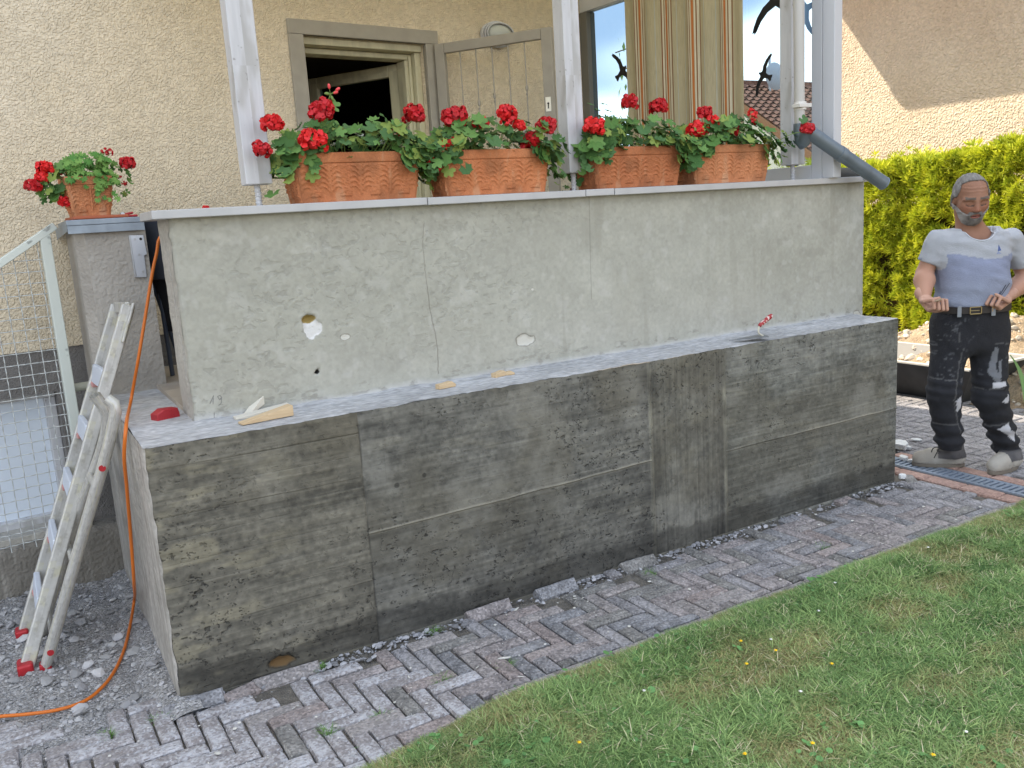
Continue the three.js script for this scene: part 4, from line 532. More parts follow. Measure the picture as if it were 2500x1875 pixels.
function potGeo(w, d, h, taper, motifs) { // open box pot, w x d at the rim
  const rings = [], N = 300, prof = [];
  const add = (y, sc, rel = 0) => prof.push([y, sc, rel]);
  add(0, taper); for (let i = 0; i <= 44; i++) { const t = i / 44; add(.012 + t * (h * .74), mix(taper + .01, .955, Math.pow(t, .85)), t); } add(h * .785, .965); add(h * .8, .985); add(h * .83, 1); add(h * .97, 1.005); add(h, .99); add(h, .93); add(h * .82, .9); add(h * .8, .5); add(h * .8, .02);
  const P = [], ix = [], UV = [], per = 2 * (w + d);
  for (const [y, sc, rel] of prof) for (let i = 0; i < N; i++) {
    let s = i / N * per, x, z, nx = 0, nz = 0, q = 0, f = w; const r = .012;
    if (s < w) { x = -w / 2 + s; z = d / 2; nz = 1; q = s / w; } else if (s < w + d) { s -= w; x = w / 2; z = d / 2 - s; nx = 1; q = s / d; f = d; } else if (s < 2 * w + d) { s -= w + d; x = w / 2 - s; z = -d / 2; nz = -1; q = s / w; } else { s -= 2 * w + d; x = -w / 2; z = -d / 2 + s; nx = -1; q = s / d; f = d; }
    const k = d * (1 - sc) ; const cx = (w - k) / w, cz = (d - k) / d; const ex = Math.max(0, Math.abs(x) - (w / 2 - r)), ez = Math.max(0, Math.abs(z) - (d / 2 - r)), cut = ex > 0 && ez > 0 ? Math.min(ex, ez) * .5 : 0;
    let o = 0; if (rel > 0.02) { const mm = f === w ? motifs : 1.5, ss = q * mm; o = .0065 * palmette(ss - Math.floor(ss) - .5, rel) * step(0, .04, q) * step(1, .96, q); }
    x = (x - Math.sign(x) * cut) * (sc < .6 ? sc : cx) + nx * o; z = (z - Math.sign(z) * cut) * (sc < .6 ? sc : cz) + nz * o; P.push(x, y, z); UV.push(i / N * per, y);
  }
  for (let j = 0; j + 1 < prof.length; j++) for (let i = 0; i < N; i++) { const a = j * N + i, b = j * N + (i + 1) % N; ix.push(a, b, a + N, b, b + N, a + N); }
  const g = new THREE.BufferGeometry(); g.setAttribute('position', new THREE.Float32BufferAttribute(P, 3)); g.setAttribute('uv', new THREE.Float32BufferAttribute(UV, 2)); g.setIndex(ix); g.computeVertexNormals(); return g;
}
// leaves: lobed, cupped discs
function lobed(n, lobes, deep, cup) { const P = [0, 0, 0], ix = [], K = lobes * 3; for (let i = 0; i <= K; i++) { const a = -2.75 + 5.5 * i / K, r = 1 - deep * (.5 + .5 * Math.cos(a * lobes * 1.14 + Math.PI)) * 1 - .03 * (i % 2); P.push(Math.sin(a) * r, cup * r * r + .06 * Math.sin(i * 2.1 + n), Math.cos(a) * r + .12); if (i) ix.push(0, i, i + 1); } const g = new THREE.BufferGeometry(); g.setAttribute('position', new THREE.Float32BufferAttribute(P, 3)); g.setIndex(ix); g.computeVertexNormals(); return uvm(g); }
const leafG = [lobed(0, 5, .3, .22), lobed(1, 5, .36, -.2), lobed(2, 6, .26, .34)];
const leafMat = (r, g, b) => new THREE.MeshPhysicalMaterial({ color: new THREE.Color().setRGB(r, g, b), roughness: .6, side: THREE.DoubleSide, specularIntensity: .4 });
const leafM = [leafMat(.05, .12, .03), leafMat(.08, .175, .04), leafMat(.12, .23, .06), leafMat(.07, .15, .05), leafMat(.2, .27, .06)], limeM = [leafMat(.16, .3, .07), leafMat(.085, .22, .045)];
const lanceG = (() => { const g = new THREE.BufferGeometry(); g.setAttribute('position', new THREE.Float32BufferAttribute([0, 0, 0, -.14, .05, .45, .14, .05, .45, 0, -.05, 1], 3)); g.setIndex([0, 1, 2, 1, 3, 2]); g.computeVertexNormals(); return uvm(g); })();
const stemM = M({ color: 0x6e8a44, roughness: .7 });
function headGeo(seed, n) { const r = rng(seed), gs = []; for (let i = 0; i < n; i++) { const y = 1 - 1.55 * (i + .5) / n, a = i * 2.399 + r(), rr = Math.sqrt(Math.max(0, 1 - y * y)), dir = V(Math.cos(a) * rr, y, Math.sin(a) * rr), k = .68 + .38 * r(); for (let p = 0; p < 4; p++) { const g = new THREE.CircleGeometry(.27 + .08 * r(), 5); g.scale(1, .85, 1); g.rotateX(-.7 - .5 * r()); g.translate(0, .2, .06); g.rotateZ(p * 1.57 + r()); g.applyQuaternion(new THREE.Quaternion().setFromUnitVectors(V(0, 0, 1), dir)); g.translate(dir.x * k, dir.y * k, dir.z * k); gs.push(g); } } gs.push(new THREE.SphereGeometry(n > 15 ? .6 : .01, 8, 6)); return uvm(join(gs)); }
const headG = [headGeo(1, 26), headGeo(2, 30), headGeo(3, 22)], fewG = [headGeo(4, 7), headGeo(5, 9)];
const petalM = [[.62, .004, .008], [.5, .003, .01], [.72, .01, .012]].map(c => new THREE.MeshPhysicalMaterial({ color: new THREE.Color().setRGB(...c), roughness: .55, side: THREE.DoubleSide }));
function leaf(parent, p, s, dir, r, mats = leafM, geos = leafG, name = 'leaf') { const o = part(name, geos[Math.floor(r() * geos.length)], mats[Math.floor(r() * mats.length)], parent); o.position.copy(p); o.scale.setScalar(s); const y = dir.clone().normalize(), x = V(r() - .5, r() - .5, r() - .5).cross(y).normalize(), z = x.clone().cross(y); o.quaternion.setFromRotationMatrix(new THREE.Matrix4().makeBasis(x, y, z)); return o; }
function flower(parent, p, rad, from, r, few) { const o = part('flower_head', few ? fewG[Math.floor(r() * 2)] : headG[Math.floor(r() * 3)], petalM[Math.floor(r() * 3)], parent); o.position.copy(p); o.scale.setScalar(rad * .95); o.rotation.set((r() - .5) * .6, r() * 6, (r() - .5) * .6); if (from) part('flower_stem', tube([from, from.clone().lerp(p, .6).add(V(0, .01, 0)), p.clone().add(V(0, -rad * .3, 0))], .0018, 8, 5), stemM, parent); return o; }
const box1 = potGeo(.515, .2, .182, .8, 4);
function planter(label, u0, v0, u1, v1, seed, heads, extra, leaves = 270) {
  const a = PZ(u0, v0, -.255), b = PZ(u1, v1, -.255), r = rng(seed), cx = (a.x + b.x) / 2, t = thing('geranium_planter', label, 'planter', [cx, 1.674, -.36], (r() - .5) * .02, 'terracotta planters on the coping');
  part('terracotta_box', box1, terraK[seed % 4], t); part('soil', bx(-.235, .235, .138, .15, -.078, .078, .003), M({ map: soilT, color: 0x6b5a48, roughness: 1 }), t);
  const g = new THREE.Group(); g.name = 'geranium'; t.add(g); const org = V(cx, 1.674, -.36);
  for (let i = 0; i < leaves; i++) { const e = r() * 2 - 1, x = .33 * Math.sign(e) * Math.pow(Math.abs(e), .8), hm = .3 - .1 * (x / .33) ** 2 * 1 - .03 * (Math.abs(x) < .08 ? extra : 0); let y = .17 + r() * (hm - .15), z = (r() - .42) * .26; if (Math.abs(x) > .24) y -= r() * .14 * ((Math.abs(x) - .2) / .13); if (z > .1 && y < .19) y += .02; const s = .016 + r() * .028, d = V(x * 1.2 + (r() - .5) * .8, .55 + (r() - .3) * .6, .35 + z * 2 + (r() - .5) * .6); leaf(g, V(x, y, z), s, d, r); if (i % 5 === 0) part('stem', tube([V(x * .55, .15, z * .4), V(x * .8, (y + .15) / 2 + .02, z * .8), V(x, y, z)], .0016, 6, 4), stemM, g); }
  for (let i = 0; i < 46; i++) { const e = r() < .5 ? -1 : 1, x = e * (.17 + r() * .15), y = .1 + r() * .1 - (Math.abs(x) > .27 ? r() * .07 : 0), z = Math.abs(x) > .27 ? (r() - .3) * .2 : .105 + r() * .025; if (Math.abs(x) < .27 && y < .14 && r() < .6) continue; leaf(g, V(x, y, z), .022 + r() * .017, V(e * .5, .25 + r() * .4, 1), r); }
  for (const [u, v, rd, few] of heads) { const z = -.27 + (r() - .5) * .08, p = PZ(u, v, z).sub(org); flower(g, p, rd / 2121 * EYE.distanceTo(p.clone().add(org)), V(p.x * .75, .2, p.z * .5), r, few); }
  return { t, g, r, org };
}
const zz2 = (x, y, rd, few) => [550 + .4069 * x, .4069 * y, .4069 * rd, few], zz3 = (x, y, rd, few) => [1350 + .3617 * x, .3617 * y, .3617 * rd, few];
function whiteSpike(g, org, u, v, r, n = 7) { const p = PZ(u, v, -.34).sub(org), wm = M({ color: 0xe8eae4, roughness: .6 }); part('spike_stem', rod(V(p.x, .16, p.z), p.clone().add(V(0, .02, 0)), .0016, 5), stemM, g); for (let i = 0; i < n; i++) { const o = part('white_floret', fewG[i % 2], wm, g); o.position.set(p.x + (r() - .5) * .03, p.y - r() * .05, p.z + (r() - .5) * .03); o.scale.setScalar(.0055); o.rotation.y = r() * 6; } for (let i = 0; i < 14; i++) leaf(g, V(p.x + (r() - .5) * .05, p.y + .025 - r() * .11, p.z + (r() - .5) * .05), .022 + r() * .014, V(r() - .5, .5 + r(), r() - .5), r, limeM.concat(leafM[1]), [lanceG], 'narrow_leaf'); }
{
  const P1 = planter('terracotta planter with tall budding geranium before the open door', 740, 498, 1028, 483, 801, [zz2(283, 748, 60), zz2(218, 902, 52), zz2(578, 672, 72), zz2(522, 850, 78), zz2(1135, 692, 64), zz2(1020, 800, 25, 1), zz2(1213, 955, 35, 1), zz2(1265, 1005, 38, 1)], 1);
  whiteSpike(P1.g, P1.org, 550 + .4069 * 800, .4069 * 765, P1.r); whiteSpike(P1.g, P1.org, 550 + .4069 * 945, .4069 * 815, P1.r); whiteSpike(P1.g, P1.org, 550 + .4069 * 620, .4069 * 800, P1.r, 3);
  { const q = (x, y) => PZ(550 + .4069 * x, .4069 * y, -.3).sub(P1.org), c = q(630, 565); part('flower_stem', tube([q(620, 720), q(612, 630), c], .0018, 10, 5), stemM, P1.g); for (const [x, y, m] of [[622, 518, 0], [675, 535, 0], [610, 562, 1], [662, 555, 0], [640, 590, 1]]) { const e = q(x, y), o = part('bud', uvm(new THREE.SphereGeometry(.006, 8, 6).scale(1, 1.8, 1)), m ? stemM : M({ color: 0xd8454a, roughness: .5 }), P1.g); o.position.copy(e); o.quaternion.setFromUnitVectors(V(0, 1, 0), e.clone().sub(c).normalize()); part('bud_stem', rod(c, e, .001, 4), stemM, P1.g); } leaf(P1.g, q(660, 640), .03, V(.1, .5, 1), P1.r, [leafM[2]]); }
  const P2 = planter('terracotta planter with white florets between the two door side posts', 1098, 478, 1345, 465, 802, [zz2(1382, 710, 75), zz2(1530, 738, 48), zz2(1690, 685, 56), zz2(1690, 738, 38, 1), zz2(1765, 757, 36), zz2(1925, 757, 58), zz2(1835, 850, 63), zz2(1355, 895, 62)], 0);
  whiteSpike(P2.g, P2.org, 550 + .4069 * 1690, .4069 * 790, P2.r); whiteSpike(P2.g, P2.org, 550 + .4069 * 1600, .4069 * 800, P2.r); whiteSpike(P2.g, P2.org, 550 + .4069 * 1805, .4069 * 760, P2.r);
  const P3 = planter('terracotta planter with three geranium heads beside the curtain', 1465, 460, 1668, 447, 803, [zz3(277, 860, 68), zz3(515, 695, 55), zz3(712, 722, 58)], 0);
  for (let i = 0; i < 6; i++) leaf(P3.g, PZ(1350 + .3617 * (260 + i * 30), .3617 * (700 + (i % 3) * 45), -.34).sub(P3.org), .022, V(.2, 1, .4), P3.r, [leafM[3]]);
  const P4 = planter('terracotta planter next to the rainwater pipe with trailing stem', 1705, 450, 1885, 437, 804, [zz3(1022, 765, 48), zz3(1070, 820, 42), zz3(972, 895, 70), zz3(1198, 875, 52), zz3(1345, 770, 36, 1), zz3(1350, 820, 34, 1)], 0);
  { const p = PZ(1350 + .3617 * 1715, .3617 * 872, -.17).sub(P4.org); flower(P4.g, p, .036, V(.24, .17, .1), P4.r); leaf(P4.g, p.clone().add(V(-.02, .05, -.01)), .03, V(-.3, .4, 1), P4.r); }
  for (let i = 0; i < 12; i++) leaf(P4.g, PZ(1350 + .3617 * (1520 + P4.r() * 190), .3617 * (890 + P4.r() * 130), -.27).sub(P4.org), .026, V(.2, .7, .7), P4.r);
}
{ // small pot on the pier with parsley and geranium
  const a = PZ(178, 531, -1.23), b = PZ(286, 528, -1.23), r = rng(811), org = V((a.x + b.x) / 2, 1.679, -1.31), t = thing('herb_pot', 'square terracotta pot with curly parsley and geranium on the pier', 'plant pot', org.toArray(), .12);
  part('saucer', uvm(bx(-.1, .125, 0, .014, -.09, .1, .005)), M({ color: 0xa8593a, roughness: .6 }), t); const pot = part('terracotta_pot', potGeo(.19, .17, .17, .74, 2), terraM, t); pot.position.set(-.012, .012, 0);
  const h = new THREE.Group(); h.name = 'parsley'; t.add(h); const parG = [lobed(3, 7, .45, .45), lobed(4, 8, .5, -.4)];
  for (let i = 0; i < 150; i++) { const x = -.1 + r() * .2, y = .16 + r() * .12 * (1 - (x / .16) ** 2), z = .0 + r() * .12; leaf(h, V(x, y - (z > .08 ? r() * .05 : 0), z), .013 + r() * .012, V(x * 3, .6, .5 + r()), r, limeM, parG); } for (let i = 0; i < 26; i++) leaf(h, V(.0 + r() * .085, .075 + r() * .1, .095 + r() * .02), .012 + r() * .008, V(r() - .5, .3, 1), r, limeM, parG);
  const g = new THREE.Group(); g.name = 'geranium'; t.add(g); const q = (x, y, z = -1.28) => PZ(.1748 * x, 350 + .1748 * y, z).sub(org);
  for (const [x, y, rd, few] of [[600, 355, 95], [575, 500, 88], [440, 610, 95], [870, 410, 55, 1], [1450, 115, 55, 1], [1520, 130, 55, 1], [1780, 280, 95], [880, 830, 80], [1745, 565, 38, 1], [1100, 260, 30, 1], [1670, 470, 30, 1]]) { const p = q(x, y), o = flower(g, p, rd * .1748 / 2121 * EYE.distanceTo(p.clone().add(org)), V(p.x * .4, .18, 0), r, few); }
  for (let i = 0; i < 64; i++) { const L = r() < .6, x = L ? 560 + r() * 420 : 1380 + r() * 450, y = L ? 330 + r() * 480 - (x - 560) * .1 : 280 + r() * 420; leaf(g, q(x, y, -1.33 + r() * .08), .016 + r() * .013, V(L ? -.6 : .6, .5, .7), r); }
  for (const [x, y, rr] of [[1690, 920, .0]]) { const p = q(x, y, -1.25), o = thing('garden_shears', 'secateurs with red handles lying beside the herb pot', 'secateurs', [p.x + org.x, 1.679, p.z + org.z], .3), rm = M({ color: 0xa8232c, roughness: .5 }); part('handle', uvm(rod(V(.0, .012, 0), V(.05, .02, .0), .005, 8)), rm, o); part('handle', uvm(rod(V(-.01, .006, .02), V(.055, .006, .03), .005, 8)), rm, o); part('pivot', uvm(new THREE.CylinderGeometry(.009, .009, .012, 14).rotateX(1.2).translate(-.004, .014, .014)), metalM, o); part('blade', uvm(rod(V(-.002, .012, .01), V(-.045, .01, .005), .004, 6)), metalM, o); }
}
{ // dark pot with petunias on the terrace behind the middle post
  const p = PZ(1415, 445, -.66), r = rng(821), t = thing('petunia_pot', 'dark hanging pot of purple and red petunias behind the post', 'plant pot', [p.x, 1.52, -.68]);
  part('pot', uvm(new THREE.CylinderGeometry(.12, .09, .16, 20)), blackM, t); const g = new THREE.Group(); g.name = 'petunia'; t.add(g); const pm = [M({ color: 0x5a3f9a, roughness: .6 }), M({ color: 0x8d1230, roughness: .6 })];
  for (let i = 0; i < 40; i++) leaf(g, V((r() - .5) * .3, .07 + r() * .13, (r() - .5) * .2), .018, V(r() - .5, 1, .6), r); for (let i = 0; i < 15; i++) { const o = part('petunia_flower', fewG[i % 2], pm[i < 4 ? 0 : 1], g); o.position.set(i < 4 ? .08 + r() * .05 : -.17 + r() * .12, .1 + r() * .14, .1 + r() * .06); o.scale.setScalar(.016); o.rotation.y = r() * 6; }
}
{ const p = PZ(497, 503, -.4), t = solo('fallen_petals', headG[2].clone().scale(.012, .008, .012).translate(p.x, 1.678, -.36), petalM[0], 'small red petal cluster lying on the coping near the gate', 'petals'); }
// ================================================================ RIGHT SIDE: drain, debris, tub, sand, hedge, neighbours
{
  const t = thing('drain_channel', 'grey slotted drain grate set in the paving at the wall end', 'drain'), dm = M({ color: 0x8b97a8, roughness: .5, metalness: .4 }), x0 = 4.045, x1 = 4.2;
  part('channel', [bx(x0 - .006, x0 + .008, -.1, .0, -.34, 1.2, .002), bx(x1 - .008, x1 + .006, -.1, .0, -.34, 1.2, .002), bx(x0, x1, -.1, -.085, -.34, 1.2, .002), bx(x0 - .006, x1 + .006, -.1, -.002, -.352, -.341, .002)], M({ color: 0x5c6066, roughness: .8 }), t);
  part('side_rail', bx(x0 + .009, x0 + .03, -.018, .004, -.335, 1.19, .002), dm, t); part('side_rail', bx(x1 - .03, x1 - .009, -.018, .004, -.335, 1.19, .002), dm, t);
  for (let z = -.325; z < 1.18; z += .034) part('grate_bar', bx(x0 + .0305, x1 - .0305, -.018, .003, z, z + .019, .002), dm, t);
}
{
  const r = rng(831), m = M({ color: 0xd9dbdb, roughness: .8, bumpMap: rep(grainH, 2), bumpScale: .01 });
  const chunk = (label, u, v, a, b, h) => { const p = PY(u, v, .01), t = thing('plaster_fragment', label, 'plaster fragment', [p.x, .006, p.z], r() * 3); const P = []; for (let i = 0; i < 7; i++) { const q = i / 7 * 6.28, k = .7 + .5 * r(); P.push([Math.cos(q) * a * k, Math.sin(q) * b * k]); } const g = prism(P, h, .002).rotateX(-Math.PI / 2); part('plaster', uvm(g), m, t); };
  chunk('largest white plaster slab leaning by the block corner', 2196, 1090, .07, .045, .03); chunk('small white plaster lump beside the largest slab', 2216, 1094, .02, .02, .014); chunk('flat white plaster flake lying alone on the pavers', 2238, 1073, .035, .018, .006); chunk('white plaster piece on the drain before the boot', 2206, 1119, .035, .02, .016); chunk('narrow white plaster piece touching the boot toe', 2226, 1126, .025, .014, .014); chunk('white plaster bit fallen in the gap below the drain', 2203, 1165, .016, .014, .02);
}
{ // mortar tub
  const t = thing('mortar_tub', 'black plastic mortar tub standing before the sand heap', 'tub'), tm = M({ color: 0x3c3d3f, roughness: .75, map: tex(256, 256, (u, v) => lerp3(mul3([1, 1, 1], .7 + .4 * fbm(u * 4, v * 4, 4, 841)), rgb(255, 246, 232), .9 * step(.62, .72, fbm(u * 9 + 3, v * 5, 4, 843)) * .6), true, 2) });
  const base = [5.72, 6.05, -1.95, -.84], top = [5.5, 6.28, -2.12, -.63]; const ring = (b, y, i = 0) => [V(b[0] + i, y, b[3] - i), V(b[1] - i, y, b[3] - i), V(b[1] - i, y, b[2] + i), V(b[0] + i, y, b[2] + i)]; const R0 = ring(base, 0), R1 = ring(top, .3), R2 = ring(top, .3, .03), R3 = ring(base, .02, .03);
  const quad = (a, b, c, d) => { const g = new THREE.BufferGeometry().setFromPoints([a, b, c, a, c, d]); g.computeVertexNormals(); return uvm(g); };
  part('outer_shell', [0, 1, 2, 3].map(i => quad(R0[i], R0[(i + 1) % 4], R1[(i + 1) % 4], R1[i])).concat([quad(...R0)]), tm, t); part('inner_shell', [0, 1, 2, 3].map(i => quad(R3[i], R3[(i + 1) % 4], R2[(i + 1) % 4], R2[i])).concat([quad(...R3)]), M({ color: 0x83807b, roughness: .9 }), t);
  part('rim', [0, 1, 2, 3].map(i => bar(R1[i].clone().lerp(R2[i], .5), R1[(i + 1) % 4].clone().lerp(R2[(i + 1) % 4], .5), .034, .018, .005, V(0, 1, 0))), M({ color: 0xb3b0aa, roughness: .8 }), t);
}
const sandT = tex(256, 256, (u, v) => mul3(lerp3(rgb(176, 150, 120), rgb(212, 190, 160), fbm(u * 6, v * 6, 5, 851, 6)), .9 + .2 * cells(u * 50, v * 50, 6, 50)[1]), true, 2);
const sandY = (x, z) => { const d = Math.hypot((x - 6.7) / .95, (z + 1.2) / 1.75); return -.03 + .5 * step(1.05, .12, d) * (.8 + .4 * fbm(x * 3, z * 3, 4, 853)) + .035 * (fbm(x * 12, z * 12, 3, 855) - .4) * step(1.1, .7, d); };
{
  const t = thing('sand_heap', 'heap of pale sunlit sand and rubble before the hedge', 'sand heap'); part('sand', grid(110, 150, (u, v) => { const x = mix(5.72, 7.7, u), z = mix(.75, -3.1, v); return [x, sandY(x, z), z, x, z]; }), M({ map: sandT, bumpMap: gravH, bumpScale: .02, roughness: 1 }), t);
  const r = rng(861); scatter('pebbles', stoneG[2], stoneM, 1500, () => { const x = 5.8 + r() * 1.6, z = .6 - r() * 3.4, s = .006 + Math.pow(r(), 5) * .035, g = .42 + r() * .22; if (sandY(x, z) < 0) return; return { p: V(x, sandY(x, z) + s * .2, z), s: V(s * 1.2, s, s), ry: r() * 7, rx: r(), c: [g, g * .86, g * .68] }; }, null, t);
}
{ // long green leaf blade at the picture edge
  const a = PY(2510, 985, .02), t = thing('leafy_plant', 'plant with arching pale green strap leaves beside the sand', 'plant', [a.x, 0, a.z]); const m = leafMat(.2, .36, .14), P = [V(0, 0, 0), PZ(2497, 930, a.z).sub(V(a.x, 0, a.z)), PZ(2484, 895, a.z).sub(V(a.x, 0, a.z)), PZ(2466, 868, a.z).sub(V(a.x, 0, a.z))];
  const blade = (pts, w) => { const c = new THREE.CatmullRomCurve3(pts); return grid(1, 14, (u, v) => { const p = c.getPoint(v), k = w * (1 - .85 * v) * (u - .5); return [p.x + k * .87, p.y + Math.abs(u - .5) * .01, p.z + k * .5]; }); }; part('leaf', blade(P, .05), m, t); part('leaf', blade([V(0, 0, 0), V(.1, .25, .05), V(.25, .38, .1)], .05), m, t); part('leaf', blade([V(0, 0, 0), V(.02, .3, .1), V(.1, .5, .25)], .05), m, t);
}
{ // conifer hedge
  const t = thing('hedge', 'bright yellow green clipped conifer hedge before the neighbouring house', 'hedge'), r = rng(871);
  part('woody_core', [bx(7.45, 8.0, 0, 1.45, -6, 3, 0)], M({ color: 0x5a4a30, roughness: 1 }), t);
  const gs = []; for (let i = 0; i < 7; i++) { const g = lanceG.clone(); g.scale(.8, 1, 1); g.rotateZ((r() - .5) * 1.4); g.rotateX((r() - .5) * .5); g.rotateY((i - 3) * .42); g.translate(0, .04 * i, .12 * (i % 3)); gs.push(g); } const spray = join(gs);
  const hm = new THREE.MeshPhysicalMaterial({ color: 0xffffff, roughness: .7, side: THREE.DoubleSide, transmission: .4, thickness: 0, specularIntensity: .3 });
  scatter('foliage', spray, hm, 60000, i => {
    const z = -5.6 + r() * 6.6, top = 1.7 + .12 * step(-2.3, -1.4, z) + .1 * fbm(z * 3, 1, 3, 873) + .12 * fbm(z * 14, 2, 2, 874); const bulge = .12 * fbm(z * 2.5, 5, 3, 876); let x, y, d;
    if (i < 40000) { y = .05 + r() * (top - .05); if (fbm(z * 4.5, y * 5.5, 3, 878) < .4 && r() < .85) return; const b2 = .16 * fbm(z * 6, y * 6, 3, 877); x = 7.22 + bulge - .1 + b2 + r() * r() * .3; d = V(-1, .35 + r() * .5, (r() - .5) * 1.2); } else { x = 7.25 + r() * .8; y = top - r() * r() * .25 + (r() < .02 ? r() * .16 : 0); d = V((r() - .7) * .9, 1, (r() - .5) * .9); }
    const c = lerp3([.26, .35, .02], [.76, .76, .06], cl(r() * .8 + .35 * fbm(z * 5, y * 5, 3, 879))); const q = new THREE.Quaternion().setFromUnitVectors(V(0, 0, 1), d.normalize()), e = new THREE.Euler().setFromQuaternion(q, 'YXZ'), s = .045 + r() * .045;
    return { p: V(x, y, z), s: V(s, s, s), rx: e.x, ry: e.y, rz: e.z + r() * 6, c };
  }, null, t);
}
{ // neighbouring house: roughcast wall lit by the low sun, shaded by its own eaves
  const t = thing('neighbour_house', 'neighbouring pinkish beige roughcast house behind the hedge', 'house'), x = 8.5, z0 = -4.32, z1 = 7;
  part('wall', [bx(x, x + 6, -.2, 5.0, z0, z1, 0)], M({ map: tex(256, 256, (u, v) => mul3(lerp3(rgb(204, 182, 157), rgb(217, 198, 175), fbm(u * 4, v * 4, 4, 881, 4)), .95 + .1 * n2(u * 90, v * 90, 3, 90, 90)), true, .6), bumpMap: rep(stuccoH, 1.2), bumpScale: .012, roughness: .95 }), t);
  const o = .9, y = 4.47, e = -5.34; const P = [[x - o, y], [x - o, y + .1], [x + 3, y + .1 + (3 + o) * .7], [x + 3, y + (3 + o) * .7]], Q = [[x + 3, y + (3 + o) * .7], [x + 3, y + .1 + (3 + o) * .7], [x + 6.5, y + .1], [x + 6.5, y]];
  part('roof', [uvm(prism(P, z1 + .3 - e).translate(0, 0, e)), uvm(prism(Q, z1 + .3 - e).translate(0, 0, e))], tileM, t); part('gable', uvm(prism([[x + .01, 4.95], [x + 5.99, 4.95], [x + 3, 6.95]], z1 - z0 - .4).translate(0, 0, z0 + .2)), plasM, t);
  part('gutter', uvm(new THREE.CylinderGeometry(.07, .07, z1 - e, 16, 1, false).rotateX(Math.PI / 2).translate(x - o - .05, y + .02, (z1 + e) / 2)), M({ color: 0x7c7f82, roughness: .5, metalness: .4 }), t);
}
{ // house seen through the glass
  const X = 15, a = PXX(1815, 240, X), b = PXX(1900, 300, X), k = (a.y - b.y) / (b.z - a.z), rid = PXX(1850, 214, X).y + .25, az = a.z - (rid - a.y) / k; // ridge height and its z on the gable plane
  const t = thing('tiled_house', 'cream gabled house with brown tiled roof seen through the glass', 'house'), eY = rid - 3.2 * k, eZ = az + 3.2; const wm = M({ color: 0xd9cdb6, roughness: .9 });
  part('wall', uvm(prism([[-(az - 3.2), 0], [-(az - 3.2), eY], [-az, rid - .12], [-eZ, eY - .12], [-eZ, 0]], 9).rotateY(Math.PI / 2).translate(X, 0, 0)), wm, t);
  const rows = [], n = 24; for (let i = 0; i < n; i++) { const f0 = i / n, f1 = (i + 1) / n + .01; rows.push(grid(260, 2, (u, v) => { const x = X - .3 + u * 10, f = mix(f1, f0, v), z = mix(az, eZ + .35, f), y = mix(rid, eY - .35 * k, f); const lip = .045 * (1 - v) + .022 * Math.cos(u * 10 / .24 * 6.283); return [x, y + lip, z, x, f * 4]; })); }
  part('tiled_slope', rows, M({ color: 0x8a5f4c, roughness: .9 }), t); part('back_slope', uvm(prism([[-az, rid], [-(az - 3.5), eY], [-(az - 3.5), eY + .1], [-az, rid + .1]], 9.6).rotateY(Math.PI / 2).translate(X - .3, 0, 0)), tileM, t); part('verge_board', bar(V(X - .32, rid - .06, az), V(X - .32, eY - .06 - .35 * k, eZ + .35), .04, .16, .005, V(0, 1, 0)), M({ color: 0x8a5a34, roughness: .8 }), t);
  const d = PXX(1879, 182, X + 1.2), m0 = PXX(1879, 225, X + 1.2), m1 = PXX(1879, 140, X + 1.2); part('aerial_mast', rod(m0, m1, .03), metalM, t); const dish = part('satellite_dish', uvm(new THREE.SphereGeometry(.5, 20, 8, 0, 6.283, 0, .6).rotateX(1.5)), M({ color: 0xb9bcc0, roughness: .6 }), t); dish.position.copy(d).add(V(0, -.1, -.3)); dish.scale.setScalar(1.15);
}
{ // young tree beyond the screen
  const c = PXX(1635, 270, 6.6), t = thing('young_tree', 'slender young tree with pale green leaves beyond the glazed screen', 'tree', [c.x, 0, c.z]), r = rng(891), bm = M({ color: 0x5d4c3a, roughness: .9 }); part('trunk', uvm(tube([V(0, -.1, 0), V(.03, 1, .02), V(0, c.y, 0), V(.02, c.y + .9, 0)], .03, 12, 7)), bm, t); const br = []; for (let i = 0; i < 14; i++) { const a = r() * 6.28, y = c.y - .9 + r() * 1.5; br.push(tube([V(0, y, 0), V(Math.cos(a) * .3, y + .15, Math.sin(a) * .3), V(Math.cos(a) * .6, y + .1, Math.sin(a) * .6)], .007, 6, 4)); } part('branches', br, bm, t);
  scatter('crown', lanceG, new THREE.MeshPhysicalMaterial({ color: 0xffffff, roughness: .6, side: THREE.DoubleSide, transmission: .4, thickness: 0 }), 700, () => { const a = r() * 6.28, q = Math.pow(r(), .5) * .62, y = c.y + (r() - .55) * 1.9; const k = n3(Math.cos(a) * q * 5, y * 4, Math.sin(a) * q * 5); if (k < .42) return; const s = .07 + r() * .05, g = .8 + r() * .5; return { p: V(Math.cos(a) * q, y, Math.sin(a) * q), s: V(s * 1.3, s, s), rx: .8 + r() * .8, ry: r() * 7, rz: r() - .5, c: [.2 * g, .3 * g, .07 * g] }; }, null, t);
}
